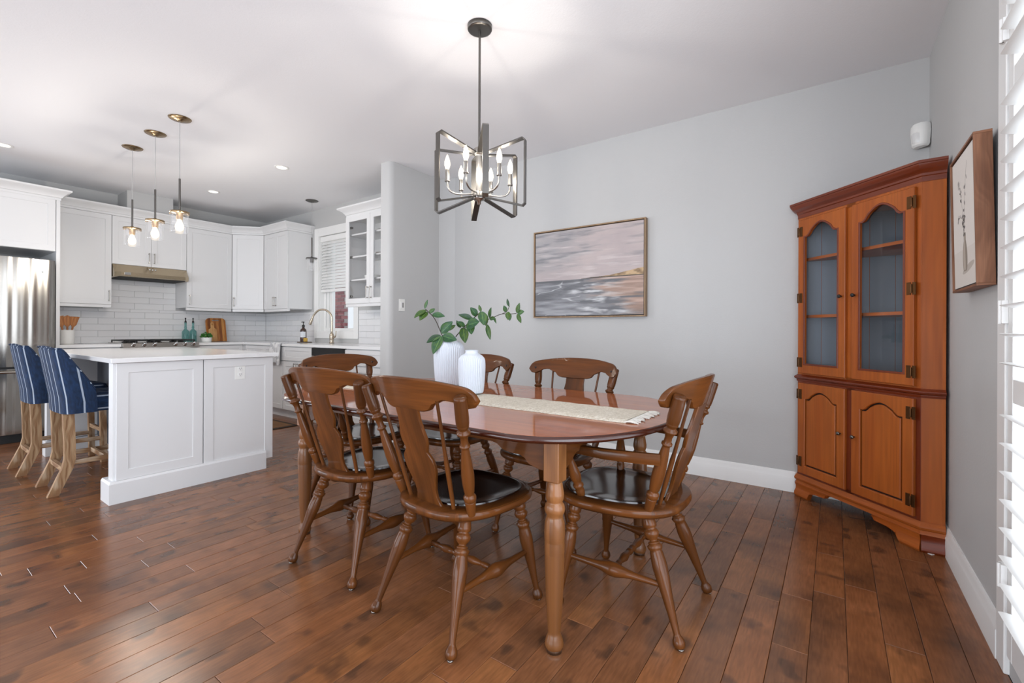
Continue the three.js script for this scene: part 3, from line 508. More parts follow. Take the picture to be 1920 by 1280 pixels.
{ // ---- botanical print leaning out from the right wall
  const W = 0.40, Hh = 0.545, d = 0.052;
  const art = canvasTex(512, 700, (g, w, h) => {
    g.fillStyle = '#d9d2ca'; g.fillRect(0, 0, w, h); g.fillStyle = '#e0dad3'; g.fillRect(0, 0, w, h * 0.72);
    g.fillStyle = '#b9b0a6'; g.beginPath(); g.ellipse(330, 610, 130, 18, -0.15, 0, 7); g.fill();
    g.fillStyle = '#8f8478'; g.beginPath(); g.moveTo(238, 420); g.lineTo(240, 460); g.bezierCurveTo(200, 520, 205, 590, 228, 622); g.lineTo(296, 622); g.bezierCurveTo(322, 590, 322, 520, 284, 460); g.lineTo(284, 420); g.closePath(); g.fill();
    g.fillStyle = '#b5aa9d'; g.beginPath(); g.moveTo(244, 424); g.lineTo(246, 462); g.bezierCurveTo(212, 520, 214, 588, 234, 616); g.lineTo(270, 616); g.bezierCurveTo(276, 560, 268, 500, 266, 460); g.lineTo(266, 424); g.closePath(); g.fill();
    g.strokeStyle = '#5c554e'; g.lineWidth = 3; for (const q of [[150, 120], [340, 60], [120, 330]]) { g.beginPath(); g.moveTo(262, 424); g.quadraticCurveTo(240, 300, q[0], q[1]); g.stroke(); }
    g.fillStyle = '#4b4642'; let s = 5; const rd = () => { s = (s * 16807) % 2147483647; return s / 2147483647; };
    for (let i = 0; i < 46; i++) { const t = rd(), k = i % 3, ex = [150, 340, 120][k], ey = [120, 60, 330][k], x = (1 - t) * (1 - t) * 262 + 2 * t * (1 - t) * 240 + t * t * ex, y = (1 - t) * (1 - t) * 424 + 2 * t * (1 - t) * 300 + t * t * ey; g.beginPath(); g.ellipse(x + (rd() - 0.5) * 50, y + (rd() - 0.5) * 24, 7 + rd() * 9, 4 + rd() * 4, rd() * 3, 0, 7); g.fill(); }
  });
  const p = thing('framed_print', 'small oak framed print of a vase with twigs beside the shutter', 'picture', [WX - 0.001, 1.268, -2.46], -Math.PI / 2);
  p.rotation.order = 'YXZ'; p.rotation.x = 0.02; p.position.x = WX - 0.002;
  mesh('print', T(quad(W - 0.03, Hh - 0.03), 0, Hh / 2, d - 0.006), std({ map: art, roughness: 0.75 }), p);
  mesh('backing', bl(-W / 2 + 0.006, W / 2 - 0.006, 0.006, Hh - 0.006, 0.006, d - 0.008, 0), M.gap, p);
  const oak = std({ map: woodTex(rgb(0x96674a), rgb(0x74492f), rgb(0x623b25), 320, 0.25, 1.4), roughness: 0.55 }), t = 0.009;
  mesh('frame', [bl(-W / 2, W / 2, 0, t, 0.003, d, 0.001, 'x'), bl(-W / 2, W / 2, Hh - t, Hh, 0.003, d, 0.001, 'x'), bl(-W / 2, -W / 2 + t, t, Hh - t, 0.003, d, 0.001), bl(W / 2 - t, W / 2, t, Hh - t, 0.003, d, 0.001)], oak, p);
}
{ // ---- motion sensor, light switch
  const s = thing('motion_sensor', 'small white motion sensor high in the room corner', 'sensor', [WX - 0.045, 2.21, BZ + 0.045], -Math.PI / 4);
  const ring = (y, w, d) => { const r = []; for (let i = 0; i <= 10; i++) { const a = Math.PI * i / 10; r.push(V(Math.cos(a) * w, y, Math.sin(a) * d)); } r.push(V(-w, y, -0.012), V(w, y, -0.012)); return r; };
  mesh('housing', loft([ring(0, 0.034, 0.03), ring(0.01, 0.043, 0.04), ring(0.09, 0.049, 0.045), ring(0.125, 0.047, 0.044), ring(0.138, 0.04, 0.036)], true, 0.7), M.plastic, s);
  mesh('lens', loft([ring(0.022, 0.036, 0.0425), ring(0.028, 0.037, 0.0445), ring(0.075, 0.04, 0.047), ring(0.082, 0.039, 0.0455)], true, 0.7), std({ color: 0xe2e2e0, roughness: 0.25 }), s);
  mesh('bracket', bl(-0.03, 0.03, 0.03, 0.12, -0.035, -0.01), M.gap, s);
  const w = thing('light_switch', 'white dimmer switch plate on the grey partition', 'switch', [PX, 1.293, -3.10], Math.PI / 2);
  mesh('plate', bl(-0.038, 0.038, 0, 0.12, 0, 0.005, 0.002), M.plastic, w);
  mesh('rocker', bl(-0.017, 0.017, 0.026, 0.094, 0.004, 0.009, 0.001), M.white, w);
  mesh('slider', bl(0.004, 0.014, 0.035, 0.085, 0.0085, 0.0105, 0.0005), M.gap, w);
}
// ---- corner cupboard: x along its front, z out of it
{
  const h = thing('corner_cupboard', 'tall orange-brown wooden corner cupboard with glass doors above', 'cupboard', [0.07, 0, -3.34], -Math.PI / 4);
  const K = [0.012, -0.50];                                          // the room corner, a little off
  const plan = (e) => [[-0.435 - e * 0.4, -0.055], [-0.395 - e, -0.012 + e], [0.395 + e, -0.012 + e], [0.46 + e * 0.4, -0.075]];
  const path = plan(0);
  const face = path;                                                 // front and two narrow returns
  // base with bracket feet
  const base = [[0, 0.03], [0.014, 0.03], [0.02, 0.05], [0.022, 0.066], [0.017, 0.086], [0.009, 0.1], [0.009, 0.108], [0.016, 0.114], [0.019, 0.124], [0.016, 0.134], [0.008, 0.142], [0.004, 0.15], [-0.012, 0.15], [-0.012, 0.03]];
  const pro = (lo) => base.map(([o, y]) => [o, Math.max(y, lo)]).filter((p, i, a) => i === 0 || p[0] !== a[i - 1][0] || p[1] !== a[i - 1][1]);
  mesh('base_moulding', sweep(face, [[0, 0.088], [0.012, 0.088], [0.009, 0.1], [0.009, 0.108], [0.016, 0.114], [0.019, 0.124], [0.016, 0.134], [0.008, 0.142], [0.004, 0.15], [-0.012, 0.15], [-0.012, 0.088]], -1), M.hutch, h);
  const foot = [[-0.012, 0], [0.012, 0], [0.02, 0.012], [0.019, 0.028], [0.011, 0.05], [0.01, 0.07], [0.017, 0.088], [-0.012, 0.088]];
  for (const s of [-1, 1]) { // scalloped bracket: outline along the front, moulded face
    const L = 0.25, cut = d => d < 0.1 ? 0 : d < 0.115 ? 0.02 + (d - 0.1) * 1.2 : d < 0.16 ? 0.045 + 0.012 * Math.sin((d - 0.115) / 0.045 * Math.PI / 2) : d < 0.235 ? 0.058 + (d - 0.16) * 0.05 : 0.078;
    const rings = []; for (let i = 0; i <= 26; i++) { const d = L * i / 26, x = s * (0.395 - d), y0 = cut(d); rings.push(foot.map(([o, y]) => V(x + (i === 0 ? s * Math.max(0, o) * 0.41 : 0), Math.max(y, y0 + y * 0.02), -0.012 + (o > 0 ? o : o)))); }
    mesh('bracket_foot', loftShape(rings, foot, 'x'), M.hutch, h);
    const a = s > 0 ? [[0.395, -0.012], [0.46, -0.075]] : [[-0.435, -0.055], [-0.395, -0.012]];
    mesh('bracket_foot', sweep(a, foot, -1), M.hutchDark, h);
    mesh('glide', s > 0 ? bl(0.40, 0.44, 0, 0.003, -0.045, -0.02, 0) : bl(-0.42, -0.39, 0, 0.003, -0.03, -0.012, 0), M.white, h);
  }
  const skin = (y0, y1) => { // carcass: returns and the two backs
    const g = []; for (const [a, b] of [[path[0], path[1]], [path[2], path[3]], [path[3], K], [K, path[0]]]) { const dx = b[0] - a[0], dz = b[1] - a[1], l = Math.hypot(dx, dz); const q = new THREE.BoxGeometry(l, y1 - y0, 0.012); q.rotateY(-Math.atan2(dz, dx)); const nx = dz / l, nz = -dx / l; g.push(uvBox(q.translate((a[0] + b[0]) / 2 + nx * 0.006, (y0 + y1) / 2, (a[1] + b[1]) / 2 + nz * 0.006), 'y')); } return g;
  };
  const slab = (y0, y1, inset = 0.014) => { const p = [[path[0][0] + inset, path[0][1]], [path[1][0] + inset * 0.5, path[1][1] - inset], [path[2][0] - inset * 0.5, path[2][1] - inset], [path[3][0] - inset, path[3][1]], [K[0], K[1] + inset * 1.6]]; return loftShape([p.map(([x, z]) => V(x, y0, z)), p.map(([x, z]) => V(x, y1, z))], p, 'x'); };
  mesh('lower_carcass', [...skin(0.09, 0.79), slab(0.1, 0.115), slab(0.77, 0.788)], M.hutch, h);
  mesh('upper_carcass', [...skin(0.80, 1.94), slab(0.802, 0.83), slab(1.86, 1.88)], M.hutch, h);
  { // painted lining of the glazed part
    const g = []; for (const [a, b] of [[path[3], K], [K, path[0]]]) { const dx = b[0] - a[0], dz = b[1] - a[1], l = Math.hypot(dx, dz), n = 5; const nx = dz / l, nz = -dx / l; for (let i = 0; i < n; i++) { const t = (i + 0.5) / n, q = new THREE.BoxGeometry(l / n - 0.003, 1.028, 0.006); q.rotateY(-Math.atan2(dz, dx)); g.push(q.translate(a[0] + dx * t + nx * 0.016, 1.345, a[1] + dz * t + nz * 0.016)); } }
    mesh('back_panel', g, M.hutchIn, h);
  }
  for (const y of [1.195, 1.575]) mesh('shelf', slab(y, y + 0.018, 0.035), M.hutch, h);
  // fronts: frame members
  const fz = -0.012, post = (x0, x1, y0, y1) => bl(x0, x1, y0, y1, fz - 0.016, fz + 0.002, 0.0015);
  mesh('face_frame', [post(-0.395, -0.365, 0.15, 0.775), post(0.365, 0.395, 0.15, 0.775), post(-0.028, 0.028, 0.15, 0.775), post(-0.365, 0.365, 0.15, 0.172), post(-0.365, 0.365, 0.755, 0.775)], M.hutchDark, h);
  mesh('face_frame', [post(-0.395, -0.365, 0.80, 1.88), post(0.365, 0.395, 0.80, 1.88), post(-0.03, 0.03, 0.80, 1.88), post(-0.365, 0.365, 0.80, 0.835), post(-0.365, 0.365, 1.835, 1.88)], M.hutch, h);
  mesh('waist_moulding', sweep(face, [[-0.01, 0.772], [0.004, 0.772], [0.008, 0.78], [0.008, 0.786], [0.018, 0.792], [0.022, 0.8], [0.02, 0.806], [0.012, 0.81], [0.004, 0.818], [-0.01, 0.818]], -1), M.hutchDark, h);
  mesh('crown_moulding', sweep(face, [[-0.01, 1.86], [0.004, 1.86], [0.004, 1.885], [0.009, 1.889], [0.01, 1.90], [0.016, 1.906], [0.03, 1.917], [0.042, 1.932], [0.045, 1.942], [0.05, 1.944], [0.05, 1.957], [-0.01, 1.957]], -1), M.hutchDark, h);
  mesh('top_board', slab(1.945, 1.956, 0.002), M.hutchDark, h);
  // arched opening
  const arch = (x0, x1, y0, y1, rise) => { // cathedral arch with shoulders
    const w = x1 - x0, p = [[x0, y0], [x1, y0]], f = t => t < 0.06 ? 0 : t < 0.2 ? 0.45 * ((t - 0.06) / 0.14) ** 1.8 : 0.45 + 0.55 * Math.sin((t - 0.2) / 0.3 * Math.PI / 2);
    for (let i = 0; i <= 44; i++) { const t = i / 44; p.push([x1 - w * t, y1 - rise + rise * f(Math.min(t, 1 - t))]); }
    return p;
  };
  const grow = (p, e) => { const cx = p.reduce((s, q) => s + q[0], 0) / p.length, cy = (Math.min(...p.map(q => q[1])) + Math.max(...p.map(q => q[1]))) / 2, hw = (Math.max(...p.map(q => q[0])) - Math.min(...p.map(q => q[0]))) / 2, hh = (Math.max(...p.map(q => q[1])) - Math.min(...p.map(q => q[1]))) / 2, mx = (Math.max(...p.map(q => q[0])) + Math.min(...p.map(q => q[0]))) / 2; return p.map(([x, y]) => [mx + (x - mx) * (hw + e) / hw, cy + (y - cy) * (hh + e) / hh]); };
  const rect = (x0, x1, y0, y1) => [[x0, y0], [x1, y0], [x1, y1], [x0, y1]];
  const hinge = (x, y, s, parent) => mesh('hinge', [bl(x - 0.024, x - 0.003, y - 0.032, y + 0.032, 0, 0.003, 0.0006), bl(x + 0.003, x + 0.02, y - 0.032, y + 0.032, -0.003, 0.001, 0.0006), rod(V(x, y - 0.022, 0.003), V(x, y + 0.022, 0.003), 0.0045)].map(g => s < 0 ? g.clone().translate(0, 0, 0) : g), M.brass, parent);
  const knobG = turned([[0, 0.004], [0.4, 0.0045], [0.5, 0.009], [0.7, 0.0115], [0.9, 0.0095], [1, 0.0]], V(0, 0, 0), V(0, 0, 0.026), 14);
  for (const s of [-1, 1]) {
    // glass door
    const x0 = s < 0 ? -0.372 : 0.022, x1 = s < 0 ? -0.022 : 0.372, ud = new THREE.Group(); 
    const o = rect(x0, x1, 0.828, 1.842), hole = arch(x0 + 0.05, x1 - 0.05, 0.89, 1.80, 0.075);
    const d = mesh('glass_door', uvBox(extrude(o, 0.014, 0.003, [hole]).translate(0, 0, fz + 0.004), 'y'), M.hutch, h);
    mesh('sash_bead', uvBox(extrude(grow(hole, 0.007), 0.003, 0.0015, [grow(hole, -0.004)]).translate(0, 0, fz + 0.0195), 'y'), M.hutchDark, d);
    const pg = new THREE.ShapeGeometry(shapeOf(grow(hole, 0.004))); mesh('pane', pg.translate(0, 0, fz + 0.01), M.glass, d);
    const k = mesh('knob', knobG, M.black, d); k.position.set(s < 0 ? x1 - 0.022 : x0 + 0.022, 1.315, fz + 0.021);
    for (const y of [0.9, 1.325, 1.765]) { const q = new THREE.Group(); const hg = hinge(0, 0, s, d); hg.position.set(s * 0.362, y, fz + 0.021); if (s < 0) hg.scale.x = -1; }
    // panel door
    const po = rect(x0, x1, 0.166, 0.763), ph = arch(x0 + 0.056, x1 - 0.056, 0.222, 0.715, 0.055);
    const e = mesh('panel_door', uvBox(extrude(po, 0.014, 0.004, [ph]).translate(0, 0, fz + 0.004), 'y'), M.hutch, h);
    mesh('groove', uvBox(extrude(grow(ph, 0.004), 0.003, 0, []).translate(0, 0, fz + 0.003), 'y'), M.black, e);
    mesh('raised_panel', uvBox(extrude(grow(ph, -0.009), 0.0095, 0.0045, []).translate(0, 0, fz + 0.006), 'y'), M.hutch, e);
    const k2 = mesh('knob', knobG, M.darkNickel, e); k2.position.set(s < 0 ? x1 - 0.024 : x0 + 0.024, 0.495, fz + 0.022);
    for (const y of [0.245, 0.69]) { const hg = hinge(0, 0, s, e); hg.position.set(s * 0.362, y, fz + 0.022); if (s < 0) hg.scale.x = -1; }
  }
}

// ================================================================ KITCHEN
const HX = -6.88, SF = -3.237, CT = 0.93;                            // fronts of the wall cabinets, counter height
function shaker(w, h, fr = 0.058, t = 0.018) { // flat frame around a recessed panel, origin at its lower left, z = 0 at the back
  const o = [[0, 0], [w, 0], [w, h], [0, h]], q = [[fr, fr], [w - fr, fr], [w - fr, h - fr], [fr, h - fr]];
  return [extrude(o, t - 0.003, 0.0015, [q]).translate(0, 0, 0.0015), bl(fr - 0.002, w - fr + 0.002, fr - 0.002, h - fr + 0.002, 0.001, t - 0.006, 0)];
}
function pull(parent, x, y, z, L = 0.13, across = false) {
  const a = across ? V(-L / 2, 0, 0.028) : V(0, -L / 2, 0.028), b = a.clone().multiplyScalar(-1); b.z = 0.028;
  const k = 0.42, p = a.clone().multiplyScalar(2 * k), q = b.clone().multiplyScalar(2 * k); p.z = q.z = 0.028;
  const m = mesh('handle', [rod(a, b, 0.005), rod(V(p.x, p.y, 0), p, 0.0055), rod(V(q.x, q.y, 0), q, 0.0055)], M.nickel, parent); m.position.set(x, y, z); return m;
}
// a cabinet: x along the front from 0 to w, y up, z = 0 at the carcass front; doors = [[x, y, w, h, handleX, handleY, across]...]
function cabinet(name, label, pos, ry, w, y0, y1, depth, doors, group, rail = false) {
  const c = thing(name, label, 'cabinet', pos, ry, group);
  mesh('carcass', bl(0.001, w - 0.001, y0, y1, -depth, 0, 0.001), M.cab, c);
  for (const [x, y, dw, dh, hx, hy, across, kind] of doors) { const d = mesh(kind || 'door', shaker(dw - 0.003, dh - 0.003, dh < 0.25 ? 0.045 : 0.058), M.cab, c); d.position.set(x + 0.0015, y + 0.0015, 0.001); if (hx !== undefined) pull(d, hx, hy, 0.018, across ? 0.14 : 0.13, across); }
  if (rail) mesh('light_rail', bl(0.001, w - 0.001, y0 - 0.035, y0 - 0.0005, -0.02, 0.012, 0.003), M.cab, c);
  return c;
}
const HP = Math.PI / 2, upG = 'white shaker wall cabinets';
cabinet('wall_cabinet', 'white wall cabinet between the fridge panel and range hood', [HX - 0.02, 0, -1.149], HP, 0.498, 1.385, 2.43, 0.348, [[0, 1.385, 0.498, 1.045, 0.47, 0.1]], upG, true);
cabinet('wall_cabinet', 'short white two-door wall cabinet directly above the range hood', [HX - 0.02, 0, -1.649], HP, 0.75, 1.865, 2.43, 0.348, [[0, 1.865, 0.375, 0.565, 0.347, 0.1], [0.375, 1.865, 0.375, 0.565, 0.026, 0.1]], upG);
cabinet('wall_cabinet', 'white wall cabinet right of the range hood above the cutting boards', [HX - 0.02, 0, -2.401], HP, 0.545, 1.385, 2.43, 0.348, [[0, 1.385, 0.545, 1.045, 0.028, 0.1]], upG, true);
cabinet('wall_cabinet', 'white diagonal wall cabinet in the kitchen corner', [HX - 0.014, 0, -2.947 + -0.014], HP / 2, 0.41, 1.385, 2.43, 0.2, [[0, 1.385, 0.41, 1.045, 0.026, 0.1]], upG, true);
cabinet('wall_cabinet', 'white two-door wall cabinet left of the sink window', [-6.585, 0, SF - 0.02], 0, 0.62, 1.385, 2.43, 0.34, [[0, 1.385, 0.31, 1.045, 0.284, 0.1], [0.31, 1.385, 0.31, 1.045, 0.026, 0.1]], upG, true);
const crownPro = (y, k = 1) => [[-0.02, y], [0.004 * k, y], [0.004 * k, y + 0.022], [0.012 * k, y + 0.028], [0.016 * k, y + 0.042], [0.034 * k, y + 0.066], [0.06 * k, y + 0.084], [0.066 * k, y + 0.09], [0.066 * k, y + 0.106], [-0.02, y + 0.106]];
solo('crown_moulding', sweep([[HX - 0.002, -1.152], [HX - 0.002, -2.945], [-6.592, -3.235], [-5.964, -3.235], [-5.964, SZ + 0.002]], crownPro(2.431), -1), M.cab, 'long white crown moulding stepping round the kitchen corner cabinets', 'moulding');
{ // ---- refrigerator and its surround
  const g = thing('fridge_surround', 'white cabinet and side panel built around the refrigerator', 'cabinet', [-6.5, 0, -1.147], HP);
  mesh('side_panel', bl(-0.031, -0.001, 0, 2.43, -0.74, 0, 0.001), M.cab, g); 
  mesh('carcass', bl(-0.98, -0.032, 1.89, 2.43, -0.74, -0.02, 0.001), M.cab, g);
  const d = mesh('door', shaker(0.47, 0.53), M.cab, g); d.position.set(-0.505, 1.892, -0.018);
  const d2 = mesh('door', shaker(0.47, 0.53), M.cab, g); d2.position.set(-0.978, 1.892, -0.018);
  mesh('crown', sweep([[-0.98, 0], [0, 0], [0, -0.295]], crownPro(2.415, 1.15).map(([o, y]) => [o, y]), -1), M.cab, g);
  const f = thing('refrigerator', 'stainless steel refrigerator with freezer drawer behind the bar stools', 'refrigerator', [-6.40, 0, -1.098], HP);
  mesh('body', bl(-0.905, -0.002, 0.03, 1.765, -0.78, -0.075, 0.005), std({ color: 0x3a3a3b, roughness: 0.5 }), f);
  const curve = (y0, y1) => { const r = []; const pts = []; for (let i = 0; i <= 72; i++) { const x = -0.905 + 0.903 * i / 72; const e = Math.min(1, Math.min(i, 72 - i) / 3); pts.push([x, -0.01 * (1 - e) - 0.014 * ((i - 36) / 36) ** 2 + 0.0005 * Math.sin(x * 70) + 0.0004 * Math.sin(x * 113 + 1)]); } pts.push([-0.002, -0.07], [-0.905, -0.07]); return loftShape([pts.map(([x, z]) => V(x, y0, z)), pts.map(([x, z]) => V(x, y1, z))], pts, 'x'); };
  const door = mesh('door', curve(0.735, 1.785), M.steel, f);
  mesh('badge', [turned([[0, 0], [0, 0.0105], [1, 0.0095], [1, 0]], V(-0.095, 1.66, -0.013), V(-0.095, 1.66, -0.008), 18), bl(-0.08, -0.045, 1.653, 1.667, -0.016, -0.0115, 0.0005)], M.chrome, door);
  const dr = mesh('freezer_drawer', curve(0.09, 0.715), M.steel, f);
  mesh('handle', tube([[-0.83, 0.68, -0.01], [-0.81, 0.685, 0.04], [-0.45, 0.688, 0.052], [-0.2, 0.685, 0.045], [-0.17, 0.68, -0.01]], 0.012, 8, 30), M.steel, dr);
  mesh('grille', bl(-0.9, -0.005, 0.0, 0.085, -0.2, -0.05), M.black, f);
}
{ // ---- range hood
  const h = thing('range_hood', 'slim stainless steel range hood under the short wall cabinet', 'range hood', [HX, 0, -1.652], HP);
  const w = 0.744, side = [[-0.345, 1.715], [0.09, 1.715], [0.12, 1.725], [0.12, 1.765], [0.0, 1.862], [-0.345, 1.862]];
  const rings = [[0, 0.93], [0.05, 1], [w - 0.05, 1], [w, 0.93]].map(([x, k]) => side.map(([z, y]) => V(x, y, z > 0 && k < 1 ? z * 0.62 : z)));
  mesh('shell', loftShape(rings, side, 'x'), std({ color: 0xb8a88e, metalness: 1, roughness: 0.22 }), h);
  mesh('light_strip', bl(0.08, 0.14, 1.735, 1.765, 0.11, 0.124, 0.002), M.chrome, h);
  mesh('filter', bl(0.04, w - 0.04, 1.708, 1.716, -0.3, 0.08, 0.001), M.gap, h);
  for (const x of [-0.028, 0, 0.028]) mesh('button', turned([[0, 0.009], [1, 0.008], [1, 0]], V(w / 2 + x, 1.822, 0.045), V(w / 2 + x, 1.829, 0.054), 10), M.chrome, h);
}
// ---- backsplash tiles
{
  const tg = new Map(), tile = (w, h) => { const k = w.toFixed(3) + h.toFixed(3); if (!tg.has(k)) tg.set(k, bx(w - 0.002, h - 0.002, 0.008, 0, 0, 0.004, 0.0015)); return tg.get(k); };
  const tm = [0xe6e6e7, 0xe4e4e5, 0xe8e8e8].map(c => phys({ color: c, roughness: 0.1 })), gm = std({ color: 0xcdcdcd, roughness: 0.9 });
  function splash(name, label, pos, ry, W, rects) {
    const g = mesh(name, rects.map(([x0, x1, y0, y1]) => bl(x0, x1, y0, y1, 0, 0.002, 0)), gm, scene); g.position.set(...pos); g.rotation.y = ry; g.userData = { kind: 'structure', label, category: 'backsplash' };
    const tw = 0.305, th = 0.0765;
    for (const [x0, x1, y0, y1] of rects) for (let r = 0, y = y0; y < y1 - 0.01; r++, y += th) { const hh = Math.min(th, y1 - y); for (let x = x0 - (r % 2 ? tw / 2 : 0); x < x1 - 0.005; x += tw) { const a = Math.max(x, x0), b = Math.min(x + tw, x1); if (b - a < 0.012) continue; const m = mesh('tile', tile(b - a, hh), tm[Math.floor(rnd() * 3)], g); m.position.set((a + b) / 2, y + hh / 2, 0.002); } }
  }
  splash('trim_2', 'glossy white subway tile backsplash behind the cooktop', [KX, 0, -1.15], HP, 2.4, [[0, 2.44, CT, 1.35], [0.5, 1.25, 1.35, 1.71]]);
  splash('trim_3', 'glossy white subway tile backsplash beside the sink window', [KX + 0.012, 0, SZ], 0, 3, [[0, KW.x0 - 0.1 - KX - 0.012, CT, 1.35], [KW.x1 + 0.1 - KX - 0.012, PX - 0.145 - KX - 0.012, CT, 1.35]]);
}
// ---- base cabinets and worktops
const baseG = 'white shaker base cabinets';
const toe = (c, w, d) => mesh('toe_kick', bl(0.001, w - 0.001, 0, 0.1, -d, -0.055, 0), M.cab, c);
{
  let c = cabinet('base_cabinet', 'white base cabinet left of the cooktop', [-6.645, 0, -1.149], HP, 0.52, 0.1, CT - 0.032, 0.6, [[0, 0.72, 0.52, 0.17, 0.25, 0.08, true, 'drawer'], [0, 0.11, 0.52, 0.6, 0.47, 0.5]], baseG); toe(c, 0.52, 0.6);
  c = cabinet('base_cabinet', 'white base cabinet below the cooktop', [-6.645, 0, -1.671], HP, 0.748, 0.1, CT - 0.06, 0.6, [[0, 0.49, 0.748, 0.37, 0.37, 0.3, true, 'drawer'], [0, 0.11, 0.748, 0.37, 0.37, 0.3, true, 'drawer']], baseG); toe(c, 0.748, 0.6);
  c = cabinet('base_cabinet', 'white base cabinet right of the cooktop below the cutting boards', [-6.645, 0, -2.421], HP, 0.56, 0.1, CT - 0.032, 0.6, [[0, 0.72, 0.56, 0.17, 0.28, 0.085, true, 'drawer'], [0, 0.11, 0.56, 0.6, 0.05, 0.5]], baseG); toe(c, 0.56, 0.6);
  c = cabinet('base_cabinet', 'white corner base cabinet beside the hanging tea towel', [-6.62, 0, -3.02], 0, 1.0, 0.1, CT - 0.032, 0.56, [[0.02, 0.72, 0.5, 0.17, 0.25, 0.08, true, 'drawer'], [0.52, 0.72, 0.47, 0.17, 0.23, 0.08, true, 'drawer'], [0.02, 0.11, 0.97, 0.6]], baseG); toe(c, 1.0, 0.56);
  c = cabinet('base_cabinet', 'white base cabinet under the kitchen sink', [-5.618, 0, -3.02], 0, 0.625, 0.1, CT - 0.032, 0.56, [[0, 0.72, 0.625, 0.17, undefined, 0, 0, 'drawer'], [0, 0.11, 0.3125, 0.6, 0.285, 0.52], [0.3125, 0.11, 0.3125, 0.6, 0.026, 0.52]], baseG); toe(c, 0.625, 0.56);
  c = cabinet('base_cabinet', 'white drawer base cabinet right of the dishwasher by the partition', [-4.345, 0, -3.02], 0, 0.645, 0.1, CT - 0.032, 0.56, [[0, 0.72, 0.645, 0.17, 0.32, 0.085, true, 'drawer'], [0, 0.42, 0.645, 0.29, 0.32, 0.22, true, 'drawer'], [0, 0.11, 0.645, 0.3, 0.32, 0.23, true, 'drawer']], baseG); toe(c, 0.645, 0.56);
  solo('corner_filler', bl(-6.85, -6.622, 0.1, CT - 0.032, -3.1, -2.984, 0.001), M.cab, 'white filler post in the inner corner of the base cabinets', 'cabinet filler');
  const d = thing('dishwasher', 'stainless dishwasher with dark control strip below the counter', 'dishwasher', [-4.99, 0, -3.02]);
  mesh('tub', bl(0.003, 0.64, 0.1, CT - 0.034, -0.55, -0.002), M.gap, d); mesh('door', bl(0.004, 0.638, 0.11, 0.8, -0.002, 0.022, 0.004), M.steel, d); mesh('control_strip', bl(0.004, 0.638, 0.803, CT - 0.036, -0.002, 0.02, 0.003), M.black, d);
  mesh('handle', tube([[0.06, 0.755, 0.02], [0.07, 0.755, 0.055], [0.32, 0.755, 0.06], [0.57, 0.755, 0.055], [0.58, 0.755, 0.02]], 0.009, 8, 24), M.steel, d); mesh('toe_kick', bl(0.004, 0.638, 0, 0.1, -0.5, -0.06, 0), M.black, d);
  const y0 = CT - 0.031, pt = [[KX + 0.001, -1.15], [-6.6, -1.15], [-6.6, -1.668], [-7.13, -1.668], [-7.13, -2.424], [-6.6, -2.424], [-6.6, -2.985], [PX - 0.142, -2.985], [PX - 0.142, SZ + 0.001], [KX + 0.001, SZ + 0.001]];
  solo('kitchen_worktop', loftShape([pt.map(([x, z]) => V(x, y0, z)), pt.map(([x, z]) => V(x, CT, z))], pt, 'x'), M.quartz, 'white quartz worktop running round the kitchen corner', 'worktop');
}
{ // ---- cooktop
  const c = thing('cooktop', 'stainless gas cooktop with front knobs and black grates', 'cooktop', [-6.58, CT, -1.671], HP);
  mesh('body', bl(0, 0.75, -0.055, 0.012, -0.545, 0.02, 0.004), M.steel, c);
  mesh('control_panel', loftShape([0, 0.75].map(x => [V(x, -0.05, 0.02), V(x, -0.05, 0.045), V(x, 0.006, 0.028), V(x, 0.012, 0.02)]), [[0.02, -0.05], [0.045, -0.05], [0.028, 0.006], [0.02, 0.012]], 'x'), M.steel, c);
  for (const x of [0.09, 0.19, 0.29, 0.5, 0.6, 0.69]) mesh('knob', turned([[0, 0.022], [0.2, 0.022], [0.25, 0.018], [1, 0.016], [1, 0]], V(x, -0.012, 0.03), V(x, 0.008, 0.07), 16), M.chrome, c);
  for (let k = 0; k < 3; k++) { const x = 0.02 + k * 0.24, g = []; for (const i of [0, 0.5, 1]) { g.push(bl(x + i * 0.215, x + i * 0.215 + 0.012, 0.03, 0.045, -0.5, -0.03, 0.002), bl(x, x + 0.227, 0.03, 0.045, -0.5 + i * 0.458, -0.488 + i * 0.458, 0.002)); } for (const i of [0, 1]) for (const j of [0, 1]) g.push(bl(x + i * 0.215, x + i * 0.215 + 0.012, 0.011, 0.034, -0.5 + j * 0.458, -0.488 + j * 0.458, 0.001)); mesh('grate', g, M.black, c); for (const z of [-0.38, -0.15]) mesh('burner', turned([[0, 0.045], [0.5, 0.045], [0.6, 0.03], [1, 0.028], [1, 0]], V(x + 0.113, 0.01, z), V(x + 0.113, 0.028, z), 18), M.black, c); }
}
